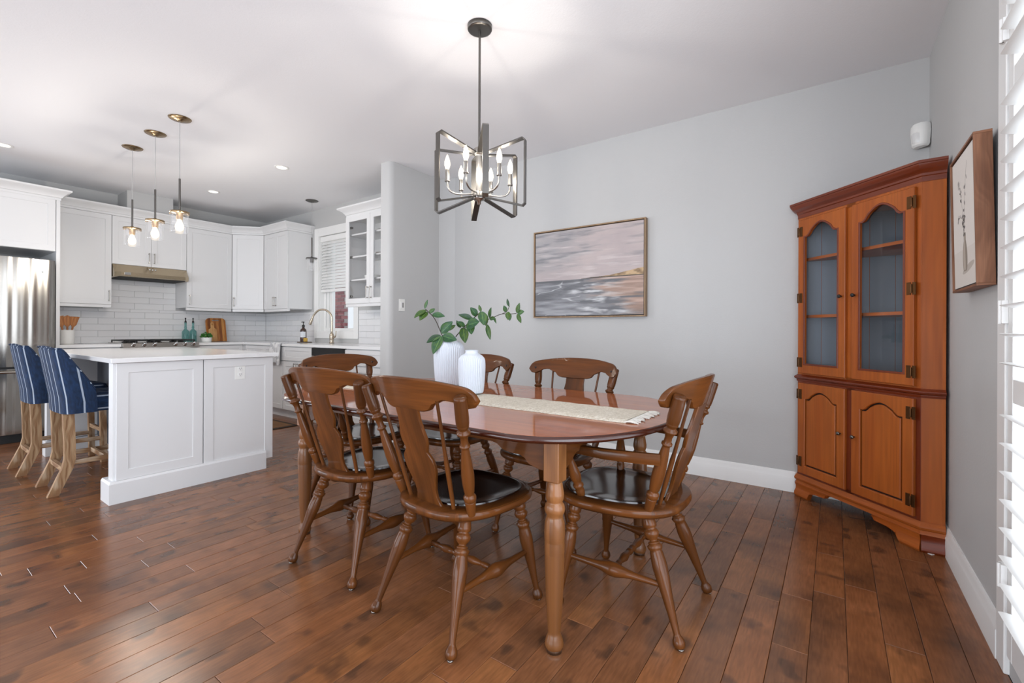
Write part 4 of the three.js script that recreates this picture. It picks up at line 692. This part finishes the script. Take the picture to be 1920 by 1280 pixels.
// ---- things on the worktop
{
  const teak = woodTex(rgb(0xb8783c), rgb(0x96581f), rgb(0x7a4214), 400, 0.12, 1.4), wood = std({ map: teak, roughness: 0.55 });
  const crock = solo('utensil_crock', lathe([[0, 0], [0.05, 0], [0.056, 0.006], [0.06, 0.04], [0.06, 0.14], [0.057, 0.158], [0.05, 0.158], [0.05, 0.02], [0, 0.02]], 28), std({ color: 0xe6e4e0, roughness: 0.5 }), 'round white utensil crock beside the fridge panel', 'crock'); crock.position.set(-6.95, CT, -1.285);
  const sp = (kind, label, dx, dz, tilt, tz, ry) => { const s = [[-0.007, 0], [0.007, 0], [0.008, 0.17], ...(kind ? [[0.03, 0.2], [0.034, 0.28], [0.0, 0.3], [-0.034, 0.28], [-0.03, 0.2]] : [[0.026, 0.2], [0.036, 0.295], [-0.036, 0.285], [-0.026, 0.2]]), [-0.008, 0.17]]; const m = solo('wooden_spatula', uvBox(extrude(s, 0.007, 0.002).translate(0, 0, -0.0035), 'y'), wood, label, 'spatula', 'wooden spatulas in the crock'); m.position.set(-6.95 + dx, CT + 0.022, -1.285 + dz); m.rotation.set(tilt, ry, tz); };
  sp(0, 'wooden spatula leaning left in the white crock', 0.01, 0.015, 0.06, 0.12, HP); sp(1, 'round-ended wooden spoon in the middle of the white crock', 0.0, 0.0, 0.0, 0.0, HP); sp(0, 'wooden spatula leaning right in the white crock', -0.01, -0.015, -0.05, -0.13, HP);
  const teal = phys({ color: 0xa8d2cf, transmission: 0.85, roughness: 0.05, thickness: 0, ior: 1.5 });
  const bottle = (label, z, x = -6.78) => { const b = thing('oil_bottle', label, 'bottle', [x, CT, z], 0.3, 'teal glass oil bottles'); const sq = (r, y) => { const p = []; for (let i = 0; i < 16; i++) { const a = i / 16 * 2 * Math.PI, c = Math.cos(a), s = Math.sin(a), e = 0.45; p.push(V(Math.sign(c) * Math.abs(c) ** e * r, y, Math.sign(s) * Math.abs(s) ** e * r)); } return p; }, ro = (r, y) => { const p = []; for (let i = 0; i < 16; i++) { const a = i / 16 * 2 * Math.PI; p.push(V(Math.cos(a) * r, y, Math.sin(a) * r)); } return p; };
    mesh('glass_body', loft([sq(0.03, 0), sq(0.034, 0.006), sq(0.034, 0.135), sq(0.031, 0.15), ro(0.017, 0.17), ro(0.0135, 0.185), ro(0.016, 0.2), ro(0.013, 0.21), ro(0.0125, 0.25), ro(0.015, 0.255), ro(0.015, 0.262)], true, 0.6), teal, b);
    mesh('pourer', [turned([[0, 0.012], [0.3, 0.013], [0.35, 0.006], [0.7, 0.005], [0.75, 0.0085], [0.95, 0.0085], [1, 0.003]], V(0, 0.26, 0), V(0, 0.325, 0), 12)], M.blackGloss, b); };
  bottle('teal glass oil bottle nearer the cooktop', -2.466, -7.1); bottle('teal glass oil bottle nearer the potted herb', -2.553, -7.1);
  const pot = thing('potted_herb', 'small green herb in a low white pot beside the cutting boards', 'plant', [-6.95, CT, -2.66]);
  mesh('pot', lathe([[0, 0], [0.05, 0], [0.056, 0.006], [0.06, 0.062], [0.055, 0.062], [0.05, 0.05], [0, 0.05]], 28), M.white, pot);
  const lg = (() => { const s = new THREE.SphereGeometry(1, 6, 4); s.scale(0.011, 0.003, 0.018); return s; })(), leaves = []; for (let i = 0; i < 150; i++) { const a = rnd() * 6.28, r = Math.sqrt(rnd()) * 0.07, y = 0.062 + (1 - (r / 0.075) ** 2) * rr(0.02, 0.075); const g = lg.clone(); g.rotateX(rr(-0.9, 0.9)); g.rotateY(rnd() * 6.28); leaves.push(g.translate(Math.cos(a) * r, y, Math.sin(a) * r)); }
  mesh('foliage', leaves, std({ color: 0x3f7a34, roughness: 0.6 }), pot).userData.kind = 'stuff';
  const bw = std({ map: dataTex(256, 256, (u, v) => { const k = Math.floor(u * 7), c = [0xb5763a, 0x8a4f20, 0xc58a48, 0xa86526, 0x7a431b, 0xbb7b38, 0x9a5a24][k], n = fbm(u, v, 60, 4, 3, 7), e = (u * 7) % 1; return rgb(c).map(q => q * (0.8 + 0.35 * n) * (e < 0.03 ? 0.8 : 1)); }, true, 0.24), roughness: 0.5 });
  const board = (label, w, h, t, x, z, lean, mat, hole, ry = HP) => { const r = 0.05, p = [[-w / 2, 0], [w / 2, 0]]; for (let i = 0; i <= 8; i++) { const a = i / 8 * HP; p.push([w / 2 - r + r * Math.cos(a), h - r + r * Math.sin(a)]); } for (let i = 0; i <= 8; i++) { const a = HP + i / 8 * HP; p.push([-w / 2 + r + r * Math.cos(a), h - r + r * Math.sin(a)]); } const m = solo('cutting_board', uvBox(extrude(p, t, 0.003, [hole]), 'y'), mat, label, 'cutting board', 'cutting boards against the backsplash'); m.rotation.order = 'YXZ'; m.rotation.set(lean, ry, 0); m.position.set(x, CT + 0.003, z); };
  board('large arched cutting board of striped wood with a slot handle', 0.25, 0.33, 0.02, -7.1, -2.845, -0.2, bw, [[-0.05, 0.29], [0.05, 0.29], [0.045, 0.308], [-0.045, 0.308]]);
  { const p = [[-0.05, 0], [0.05, 0], [0.05, 0.17], [0.022, 0.19], [0.02, 0.255], [0.012, 0.27], [-0.012, 0.27], [-0.02, 0.255], [-0.022, 0.19], [-0.05, 0.17]]; const m = solo('cutting_board', uvBox(extrude(p, 0.014, 0.002, [[[-0.008, 0.225], [0.008, 0.225], [0.008, 0.248], [-0.008, 0.248]]]), 'y'), std({ map: woodTex(rgb(0xc99a62), rgb(0xb5814a), rgb(0x9c6a38), 420, 0.15), roughness: 0.55 }), 'small pale paddle cutting board in front of the striped one', 'cutting board', 'cutting boards against the backsplash'); m.rotation.order = 'YXZ'; m.rotation.set(-0.2, HP, 0); m.position.set(-7.02, CT + 0.003, -2.77); }
  // sink end
  const f = thing('kitchen_faucet', 'brushed nickel gooseneck kitchen faucet below the window', 'faucet', [-5.275, CT, -3.45]);
  mesh('base', lathe([[0, 0], [0.03, 0], [0.032, 0.008], [0.022, 0.018], [0.026, 0.05], [0.03, 0.08], [0.026, 0.115], [0.017, 0.13], [0.013, 0.15], [0, 0.15]], 20), M.champagne, f);
  const cz = [-0.26, 0.14]; mesh('spout', tube([[0, 0.14, 0], [0, 0.3, 0], [-0.012, 0.37, 0.008], [-0.07, 0.425, 0.04], [-0.15, 0.425, 0.085], [-0.21, 0.37, 0.115], [-0.232, 0.32, 0.128]], 0.0125, 10, 40), M.champagne, f);
  mesh('spray_head', turned([[0, 0.013], [0.3, 0.017], [0.9, 0.019], [1, 0.015], [1, 0]], V(-0.23, 0.325, 0.127), V(-0.262, 0.24, 0.143), 14), M.champagne, f);
  mesh('lever', [rod(V(0.02, 0.075, 0), V(0.07, 0.085, 0), 0.013), tube([[0.07, 0.085, 0], [0.085, 0.1, 0], [0.092, 0.16, 0]], 0.006, 8, 12)], M.champagne, f);
  const tray = solo('soap_tray', bx(0.2, 0.012, 0.1, 0, 0.006, 0, 0.004), std({ color: 0x5a4a3c, roughness: 0.6 }), 'small dark tray under the amber soap bottle', 'tray'); tray.position.set(-5.82, CT, -3.4);
  const s = thing('soap_bottle', 'amber soap pump bottle with a white label by the sink', 'bottle', [-5.85, CT + 0.0125, -3.4]);
  mesh('glass_body', lathe([[0, 0], [0.036, 0], [0.04, 0.006], [0.04, 0.145], [0.034, 0.165], [0.017, 0.182], [0.0155, 0.2], [0, 0.2]], 24), phys({ color: 0x3a1c08, roughness: 0.12, clearcoat: 0.4 }), s);
  mesh('label', new THREE.CylinderGeometry(0.0405, 0.0405, 0.075, 24, 1, true, -1.2, 3.0).translate(0, 0.095, 0), std({ color: 0xd9dde2, roughness: 0.7, side: THREE.DoubleSide }), s);
  mesh('pump', [turned([[0, 0.019], [0.35, 0.019], [0.4, 0.006], [0.8, 0.006], [0.82, 0.015], [1, 0.012], [1, 0]], V(0, 0.198, 0), V(0, 0.27, 0), 14), bl(-0.045, 0, 0.257, 0.267, -0.006, 0.006, 0.002)], M.blackGloss, s);
  const sg = solo('sponge', bx(0.06, 0.05, 0.03, 0, 0.025, 0, 0.006), std({ color: 0xc9a34a, roughness: 0.9 }), 'yellow scrubbing sponge next to the amber soap bottle', 'sponge'); sg.position.set(-5.772, CT + 0.0125, -3.385);
  // tea towel over the counter edge
  const tt = dataTex(128, 128, (u, v) => { const n = fbm(u, v, 5, 5, 3, 44); return mixc(rgb(0xe0e0e0), rgb(0xa9abae), n > 0.55 ? 0.7 : 0.0); }, true, 0.3);
  const rings = []; for (let i = 0; i <= 24; i++) { const x = -5.87 + 0.25 * i / 24, wv = 0.012 * Math.sin(i * 1.1) + 0.006 * Math.sin(i * 2.3), pth = [[0.004, -3.06], [0.005, -2.985], [-0.004, -2.973 + wv * 0.2], [-0.05, -2.968 + wv * 0.5], [-0.15, -2.962 + wv], [-0.25 - 0.02 * Math.sin(i * 0.4), -2.96 + wv]]; const a = pth.map(([y, z]) => V(x, CT + y + 0.0005, z)), b = pth.map(([y, z], k) => V(x, CT + y + (k < 2 ? 0.004 : 0), z + (k < 2 ? 0 : 0.004))).reverse(); rings.push([...a, ...b]); }
  solo('tea_towel', loftShape(rings, rings[0].map(p => [p.z, p.y]), 'y'), std({ map: tt, roughness: 0.95 }), 'patterned grey and white tea towel hanging over the sink counter', 'towel');
}
{ // ---- kitchen window with blind, and what lies outside
  const cz = SZ, w = mesh('window_2', bl(KW.x0 + 0.045, KW.x1 - 0.045, KW.y0 + 0.045, KW.y1 - 0.045, cz - 0.1, cz - 0.095, 0), M.glass, scene); w.userData = { kind: 'structure', label: 'kitchen window above the sink', category: 'window' };
  const k = 0.092, x0 = KW.x0, x1 = KW.x1, y0 = KW.y0, y1 = KW.y1;
  mesh('casing', [bl(x0 - k, x0, y0 - k, y1 + k + 0.02, cz, cz + 0.02), bl(x1, x1 + k, y0 - k, y1 + k + 0.02, cz, cz + 0.02), bl(x0, x1, y1, y1 + k + 0.02, cz, cz + 0.02), bl(x0, x1, y0 - k, y0, cz, cz + 0.02)], M.trim, w);
  mesh('sash', [bl(x0, x0 + 0.045, y0, y1, cz - 0.13, cz - 0.07), bl(x1 - 0.045, x1, y0, y1, cz - 0.13, cz - 0.07), bl(x0 + 0.045, x1 - 0.045, y0, y0 + 0.045, cz - 0.13, cz - 0.07), bl(x0 + 0.045, x1 - 0.045, y1 - 0.045, y1, cz - 0.13, cz - 0.07), bl(x0 + 0.055, x0 + 0.115, y0 + 0.04, y1 - 0.04, cz - 0.125, cz - 0.075), bl(x0 + 0.13, x0 + 0.19, y0 + 0.04, y1 - 0.04, cz - 0.12, cz - 0.075)], M.trim, w);
  mesh('reveal', [bl(x0 - 0.001, x0 + 0.006, y0, y1, cz - 0.139, cz), bl(x1 - 0.006, x1 + 0.001, y0, y1, cz - 0.139, cz), bl(x0, x1, y0 - 0.001, y0 + 0.006, cz - 0.139, cz)], M.trim, w);
  const b = thing('window_blind', 'white slatted blind half lowered in the kitchen window', 'blind', [(x0 + x1) / 2, 0, cz - 0.035]);
  const bw = x1 - x0 - 0.02; mesh('valance', bl(-bw / 2, bw / 2, y1 - 0.075, y1 - 0.003, -0.02, 0.03), M.trim, b); mesh('bottom_rail', bl(-bw / 2, bw / 2, 1.615, 1.655, -0.022, 0.022, 0.004), M.trim, b);
  const sg = bx(bw, 0.003, 0.048, 0, 0, 0, 0.001); for (let y = 1.685; y < y1 - 0.09; y += 0.04) { const m = mesh('slat', sg, M.trim, b); m.position.y = y; m.rotation.x = 1.0; }
  for (const x of [-0.25, 0.25]) mesh('cord', rod(V(x, 1.64, 0.02), V(x, y1 - 0.05, 0.02), 0.0012, 0.0012, 5), M.trim, b);
  const o = thing('brick_wall', 'red brick wall of the neighbouring house seen through the kitchen window', 'brick wall', [-8.62, 0, -6.0]);
  mesh('mortar', bl(-3, -0.004, -0.5, 4.5, -0.03, -0.008, 0), std({ color: 0xa89a96, roughness: 0.9 }), o);
  const bm = [0x8e4a4c, 0x7d3b3f, 0x9a5555, 0x85444a].map(c => std({ color: c, roughness: 0.85 })), bgm = bx(0.205, 0.066, 0.03, 0, 0, 0, 0.003);
  for (let r = 0; r < 30; r++) for (let c = 0; c < 5; c++) { const m = mesh('brick', bgm, bm[Math.floor(rnd() * 4)], o); m.position.set(-0.105 - c * 0.217 - (r % 2 ? 0.108 : 0), 0.3 + r * 0.077, -0.01); }
  solo('snowy_ground', bl(-30, -2, -0.6, -0.5, -40, -4.2, 0), std({ color: 0xdfe8f2, roughness: 0.9 }), 'pale snowy ground outside the kitchen window', 'ground');
}
{ // ---- glass fronted cabinet
  const c = thing('glass_cabinet', 'white wall cabinet with glass doors beside the partition', 'cabinet', [-4.70, 0, SF - 0.033]);
  const w = 0.90, y0 = 1.405, y1 = 2.42, d = SF - 0.035 - SZ;
  mesh('carcass', [bl(0, 0.018, y0, y1, -d, 0, 0.001), bl(w - 0.018, w, y0, y1, -d, 0, 0.001), bl(0.018, w - 0.018, y0, y0 + 0.018, -d, 0, 0.001), bl(0.018, w - 0.018, y1 - 0.018, y1, -d, 0, 0.001), bl(0.018, w - 0.018, y0 + 0.018, y1 - 0.018, -d, -d + 0.008, 0)], M.cab, c);
  for (const y of [1.675, 1.945, 2.205]) mesh('shelf', bl(0.019, w - 0.019, y, y + 0.018, -d + 0.009, -0.02, 0.001), M.cab, c);
  for (const s of [0, 1]) { const x = s * w / 2, q = 0.06; const o = [[x + 0.0015, y0], [x + w / 2 - 0.0015, y0], [x + w / 2 - 0.0015, y1], [x + 0.0015, y1]], hl = [[x + q, y0 + q], [x + w / 2 - q, y0 + q], [x + w / 2 - q, y1 - q], [x + q, y1 - q]]; const dr = mesh('door', extrude(o, 0.016, 0.0015, [hl]).translate(0, 0, 0.003), M.cab, c); mesh('pane', bl(x + q - 0.005, x + w / 2 - q + 0.005, y0 + q - 0.005, y1 - q + 0.005, 0.008, 0.011, 0), M.glass, dr); const h = pull(dr, s ? x + 0.03 : x + w / 2 - 0.03, y0 + 0.12, 0.02, 0.14); h.name = 'handle';
    for (const y of [y0 + 0.09, y0 + 0.55, y1 - 0.12]) if (!s) mesh('hinge', [bl(0.02, 0.075, y - 0.012, y + 0.012, -0.03, -0.005, 0.003), turned([[0, 0.012], [1, 0.012], [1, 0]], V(0.07, y, -0.005), V(0.07, y, -0.012), 10)], M.darkNickel, dr); }
  mesh('light_rail', bl(0, w, y0 - 0.036, y0 - 0.001, -0.02, 0.014, 0.004), M.cab, c);
  mesh('crown', sweep([[0, -d], [0, 0.004], [w, 0.004]], crownPro(y1 + 0.001, 1.25), -1), M.cab, c);
  const dish = (name, label, cat, x, y, pts, mat, group) => { const m = solo(name, lathe(pts, 28), mat, label, cat, group); m.position.set(-4.70 + x, y + 0.0185, SF - 0.033 - 0.2); return m; };
  const bowl = [[0, 0], [0.035, 0], [0.04, 0.008], [0.075, 0.035], [0.085, 0.06], [0.08, 0.06], [0.07, 0.04], [0.03, 0.014], [0, 0.012]], band = std({ color: 0x8f857c, roughness: 0.3 });
  dish('serving_bowl', 'cream serving bowl on the top shelf of the glass cabinet', 'bowl', 0.3, 2.205, bowl, M.white); dish('serving_bowl', 'grey banded bowl on the top shelf behind the right glass door', 'bowl', 0.63, 2.205, bowl, band);
  dish('teacup', 'small teacup on the middle shelf behind the left glass door', 'cup', 0.33, 1.945, [[0, 0], [0.022, 0], [0.025, 0.006], [0.04, 0.05], [0.037, 0.05], [0.022, 0.01], [0, 0.008]], band); dish('teacup', 'small teacup on the middle shelf behind the right glass door', 'cup', 0.62, 1.945, [[0, 0], [0.022, 0], [0.025, 0.006], [0.04, 0.05], [0.037, 0.05], [0.022, 0.01], [0, 0.008]], band);
  dish('baking_dish', 'low white baking dish on the lower shelf of the glass cabinet', 'dish', 0.25, 1.675, [[0, 0], [0.1, 0], [0.105, 0.005], [0.115, 0.05], [0.109, 0.05], [0.1, 0.01], [0, 0.008]], M.white);
  const pt = dataTex(64, 64, (u, v) => { const q = fbm(u, v, 8, 8, 2, 5) > 0.5; return q ? rgb(0x4a4a4c) : rgb(0xdadada); }, true, 1), pm = std({ map: pt, roughness: 0.3 });
  dish('patterned_jar', 'tall patterned jar on the lower shelf of the glass cabinet', 'jar', 0.63, 1.675, [[0, 0], [0.05, 0], [0.062, 0.03], [0.06, 0.1], [0.035, 0.15], [0.03, 0.17], [0, 0.17]], pm); dish('patterned_jar', 'patterned jar on the floor of the glass cabinet', 'jar', 0.64, 1.405, [[0, 0], [0.06, 0], [0.07, 0.05], [0.055, 0.14], [0.04, 0.16], [0, 0.16]], pm);
}
// ---- island
{
  const X = -3.70, z0 = -0.897, z1 = -1.895, ie = -5.62;
  const i = thing('kitchen_island', 'white kitchen island with panelled end facing the dining table', 'island', [X, 0, z0], HP);   // x runs to -z, z to +x
  const W = z0 - z1, y0 = 0.135, y1 = 0.885;
  mesh('end_panel', bl(0, W, y0, y1, -0.10, -0.019, 0.002), M.cab, i);
  const pd = (x, w, yb) => { const d = mesh('panel', shaker(w - 0.004, y1 - yb - 0.002, 0.062, 0.019), M.cab, i); d.position.set(x + 0.002, yb, -0.0185); return d; };
  pd(0.012, 0.488, y0 + 0.005); pd(0.502, 0.496, 0.075);
  mesh('end_panel', bl(0.5, W, 0.07, y0, -0.10, -0.019, 0.002), M.cab, i);
  mesh('skirting', sweep([[-0.012, -0.16], [-0.012, 0.005], [W - 0.06, 0.005]], [[-0.03, 0], [0.012, 0], [0.012, 0.126], [0.004, 0.1395], [-0.03, 0.1395]], -1), M.cab, i);
  mesh('skirting', bl(0.5, W - 0.055, 0, 0.07, -0.1, -0.02), M.cab, i);
  mesh('body', bl(0.33, W, 0.09, y1, ie - X + 0.08, -0.101, 0.002), std({ color: 0x4b4f57, roughness: 0.6 }), i);
  mesh('toe_kick', bl(0.36, W - 0.06, 0, 0.09, ie - X + 0.1, -0.12, 0), M.cab, i);
  mesh('far_panel', [bl(0, W, y0, y1, ie - X, ie - X + 0.08, 0.002), bl(-0.012, W - 0.06, 0, 0.13, ie - X - 0.01, ie - X + 0.1, 0.003)], M.cab, i);
  solo('island_worktop', bl(ie - 0.03, X + 0.03, y1 + 0.001, y1 + 0.031, z1 - 0.03, z0 + 0.02, 0.003, 'x'), M.quartz, 'white quartz island worktop under the three pendants', 'worktop');
  const o = thing('wall_outlet', 'white double outlet plate on the island end panel', 'outlet', [X - 0.0095, 0.722, -1.646], HP);
  mesh('plate', bl(-0.036, 0.036, 0, 0.116, 0, 0.006, 0.002), M.plastic, o); for (const y of [0.036, 0.08]) { const r = mesh('receptacle', turned([[0, 0], [0, 0.0165], [1, 0.0165], [1, 0]], V(0, y, 0.005), V(0, y, 0.008), 18), M.white, o); mesh('slot', [bl(-0.0075, -0.005, y, y + 0.008, 0.0075, 0.0085, 0), bl(0.005, 0.0075, y, y + 0.008, 0.0075, 0.0085, 0), bl(-0.002, 0.002, y - 0.009, y - 0.005, 0.0075, 0.0085, 0)], M.black, r); }
}
// ---- bar stools: front looks along +z
{
  const fab = dataTex(512, 128, (u, v) => { const k = (u * 10) % 1, n = fbm(u, v, 120, 40, 2, 3), m = fbm(u, v, 6, 6, 3, 9); let c = mixc(rgb(0x142641), rgb(0x1a3354), m); c = c.map(q => q * (0.75 + 0.5 * n)); return Math.abs(k - 0.5) < 0.055 ? mixc(c, rgb(0xc2cbd6), 0.85) : c; }, true, 0.85);
  const fm = std({ map: fab, roughness: 0.9, bumpMap: wallBump, bumpScale: 0.0008 });
  const ww = std({ map: woodTex(rgb(0xb1926f), rgb(0x86603f), rgb(0xd2c6b6), 500, 0.16, 1.5), roughness: 0.75 });
  const s = new THREE.Group(); s.name = 'bar_stool';
  // back shell wraps round the sides, its top edge falling to the seat front
  const path = []; const N = 32; for (let i = 0; i <= N; i++) { const t = i / N * 2 - 1, a = Math.abs(t); let x, z; if (a < 0.42) { x = t / 0.42 * 0.19; z = -0.235 - 0.012 * (1 - (t / 0.42) ** 2); } else if (a < 0.58) { const q = (a - 0.42) / 0.16 * HP; x = Math.sign(t) * (0.19 + 0.05 * Math.sin(q)); z = -0.235 + 0.05 * (1 - Math.cos(q)); } else { x = Math.sign(t) * 0.24; z = -0.185 + (a - 0.58) / 0.42 * 0.115; } const k = a < 0.55 ? 0 : (a - 0.55) / 0.45; path.push({ x, z, top: 0.975 - 0.012 * (1 - Math.min(1, a / 0.42) ** 2) * -1 - (k < 0.12 ? k * k * 1.0 : 0) - 0.30 * Math.max(0, k - 0.06), t }); }
  { let s = 0; for (let i = 1; i <= N; i++) { path[i - 1].len = s; s += Math.hypot(path[i].x - path[i - 1].x, path[i].z - path[i - 1].z); path[i].len = s; } for (const p of path) p.len -= s / 2; }
  const nrm = i => { const a = path[Math.max(0, i - 1)], b = path[Math.min(N, i + 1)], dx = b.x - a.x, dz = b.z - a.z, l = Math.hypot(dx, dz); return [dz / l, -dx / l]; };
  const rings = path.map((p, i) => { const [nx, nz] = nrm(i), th = 0.032, r = []; const lean = y => Math.max(0, y - 0.6) * 0.16; const add = (o, y) => { const back = Math.min(1, Math.max(0, (0.1 - p.z) / 0.25)); const q = V(p.x + nx * o, y, p.z + nz * o - lean(y) * back); q.uv = [p.len + 0.02, y]; r.push(q); }; const y0 = 0.535, y1 = p.top; add(0, y0); for (let k = 1; k <= 4; k++) add(0, y0 + (y1 - 0.018 - y0) * k / 4); add(-0.01, y1 - 0.004); add(-th / 2, y1); add(-th + 0.008, y1 - 0.004); for (let k = 4; k >= 1; k--) add(-th, y0 + (y1 - 0.018 - y0) * k / 4); add(-th, y0); return r; });
  const g = loft(rings, true, 0.8, null, true);
  mesh('back_shell', g, fm, s);
  { const out = (k, y) => { const r = []; for (let i = 0; i < 32; i++) { const a = i / 32 * 2 * Math.PI, c = Math.cos(a), q = Math.sin(a), e = 0.36; r.push(V(Math.sign(c) * Math.abs(c) ** e * 0.215 * k, y, Math.sign(q) * Math.abs(q) ** e * 0.225 * k)); } return r; }; mesh('seat', loft([out(0.95, 0.535), out(1, 0.55), out(1.02, 0.62), out(0.98, 0.645), out(0.8, 0.655), out(0.3, 0.66)], true, 0.9, 'z'), fm, s); mesh('welt', tube(path.map(p => [p.x * 1.004, p.top - 0.004, p.z - 0.16 * Math.max(0, p.top - 0.6) * Math.min(1, Math.max(0, (0.1 - p.z) / 0.25))]), 0.004, 6, 60), fm, s); }
  const leg = (pts, w, d) => loft(pts.map(([x, y, z]) => [V(x - w, y, z - d), V(x + w, y, z - d), V(x + w, y, z + d), V(x - w, y, z + d)]), true, 0.4);
  for (const q of [-1, 1]) { mesh('leg', leg([[q * 0.17, 0, -0.278], [q * 0.17, 0.08, -0.245], [q * 0.17, 0.17, -0.208], [q * 0.17, 0.23, -0.196], [q * 0.17, 0.35, -0.198], [q * 0.17, 0.54, -0.205]], 0.019, 0.028), ww, s); mesh('leg', leg([[q * 0.175, 0, 0.195], [q * 0.175, 0.54, 0.185]], 0.019, 0.02), ww, s); }
  const bar = (x0, x1, y, z0, z1) => bl(x0, x1, y, y + 0.032, z0, z1, 0.002, Math.abs(x1 - x0) > 0.1 ? 'x' : 'z');
  for (const q of [-1, 1]) mesh('stretcher', bar(q * 0.172 - 0.01, q * 0.172 + 0.01, 0.185, -0.2, 0.18), ww, s);
  mesh('stretcher', bar(-0.155, 0.155, 0.15, -0.236, -0.212), ww, s); mesh('stretcher', bar(-0.158, 0.158, 0.25, 0.175, 0.197), ww, s); mesh('stretcher', bar(-0.16, 0.16, 0.19, -0.02, 0.0), ww, s);
  const put = (o, x, z, ry, label) => { o.name = numbered('bar_stool'); scene.add(o); o.position.set(x, 0, z); o.rotation.set(0, ry, 0); o.userData = { label, category: 'stool', group: 'navy striped counter stools at the island' }; };
  const s2 = s.clone(); put(s, -4.36, -0.985, Math.PI, 'navy pinstriped counter stool nearest the island end panel'); put(s2, -5.13, -0.945, Math.PI, 'navy pinstriped counter stool nearer the refrigerator');
}
// ---- pendants
function pendant(label, x, z, lit, group) {
  const p = thing('pendant_light', label, 'pendant', [x, 0, z], 0, group), metal = lit ? std({ color: 0xa48d6e, metalness: 1, roughness: 0.24 }) : M.darkNickel;
  mesh('ceiling_canopy', T(lathe([[0, -0.024], [0.018, -0.024], [0.026, -0.018], [0.04, -0.016], [0.046, -0.012], [0.06, -0.012], [0.066, -0.007], [0.074, -0.006], [0.078, 0], [0, 0]], 32), 0, H, 0), metal, p);
  mesh('cord', rod(V(0, 2.28, 0), V(0, H - 0.02, 0), 0.0022, 0.0022, 6), std({ color: 0xa9a9a9, roughness: 0.4 }), p);
  mesh('stem', rod(V(0, 2.03, 0), V(0, 2.285, 0), 0.0075), M.darkNickel, p);
  const cap = mesh('socket', [T(lathe([[0, 2.04], [0.012, 2.04], [0.02, 2.03], [0.066, 2.026], [0.068, 2.02], [0.066, 2.014], [0.024, 2.012], [0.022, 1.965], [0, 1.965]], 28), 0, 0, 0)], metal, p);
  for (const a of [0.3, 2.4, 4.5]) mesh('thumb_screw', rod(V(Math.cos(a) * 0.06, 2.012, Math.sin(a) * 0.06), V(Math.cos(a) * 0.074, 2.012, Math.sin(a) * 0.074), 0.005), metal, cap);
  mesh('glass_shade', T(lathe([[0.061, 2.012], [0.061, 1.87], [0.0585, 1.862], [0.0565, 1.862], [0.059, 1.87], [0.059, 2.012]], 36), 0, 0, 0), phys({ color: 0xffffff, transmission: 1, roughness: 0.02, thickness: 0, ior: 1.8 }), p);
  const bulb = T(lathe([[0, 1.87], [0.012, 1.873], [0.024, 1.885], [0.029, 1.903], [0.027, 1.922], [0.018, 1.945], [0.013, 1.962], [0, 1.966]], 24), 0, 0, 0);
  if (lit) { mesh('bulb', bulb, glow(1, 0.84, 0.6, 5), p); pointLamp(p, 0, 1.915, 0, warm, 1.8, 1.2); }
  else mesh('bulb', bulb, M.glass, p);
}
const pG = 'clear glass jar pendants over the island';
pendant('lit glass jar pendant furthest from the dining table', -5.25, -1.40, true, pG);
pendant('lit glass jar pendant in the middle of the island row', -4.71, -1.41, true, pG);
pendant('lit glass jar pendant nearest the dining table', -4.215, -1.42, true, pG);
pendant('unlit glass jar pendant hanging before the kitchen window', -5.49, -3.30, false);
// ---- recessed lights
[['recessed ceiling light nearest the dining area', -4.625, -2.446], ['recessed ceiling light above the cooktop end of the kitchen', -6.116, -2.406], ['recessed ceiling light in front of the refrigerator', -6.147, -0.706]].forEach(([label, x, z]) => {
  const r = thing('recessed_light', label, 'ceiling light', [x, H, z], 0, 'round recessed ceiling lights');
  mesh('trim_ring', lathe([[0.048, -0.001], [0.05, -0.004], [0.062, -0.005], [0.07, -0.002], [0.07, 0], [0.048, 0]], 32), M.white, r);
  mesh('lamp_lens', T(new THREE.CylinderGeometry(0.048, 0.048, 0.002, 32), 0, -0.0012, 0), glow(1, 0.92, 0.78, 5), r);
  const l = new THREE.SpotLight(new THREE.Color().setRGB(1, 0.92, 0.8), 3.0, 0, 0.42, 0.6, 2); l.position.set(0, -0.02, 0); l.target.position.set(0, -2, 0); l.castShadow = true; l.shadow.radius = 2; r.add(l); r.add(l.target); l.target.name = 'aim';
});
// ---- kitchen mat
{
  const m = thing('kitchen_mat', 'brown mat with dark border on the floor before the sink', 'mat', [0, 0.001, 0]);
  mesh('border', bl(-6.0, -5.03, 0, 0.006, -2.87, -2.42, 0.002, 'x'), std({ color: 0x2b231d, roughness: 0.9 }), m);
  mesh('field', bl(-5.95, -5.08, 0.0055, 0.008, -2.83, -2.46, 0.001, 'x'), std({ map: woodTex(rgb(0x7c5836), rgb(0x5f4128), rgb(0x4f3521), 600, 0.2), roughness: 0.95 }), m);
}
renderer.render(scene, camera);
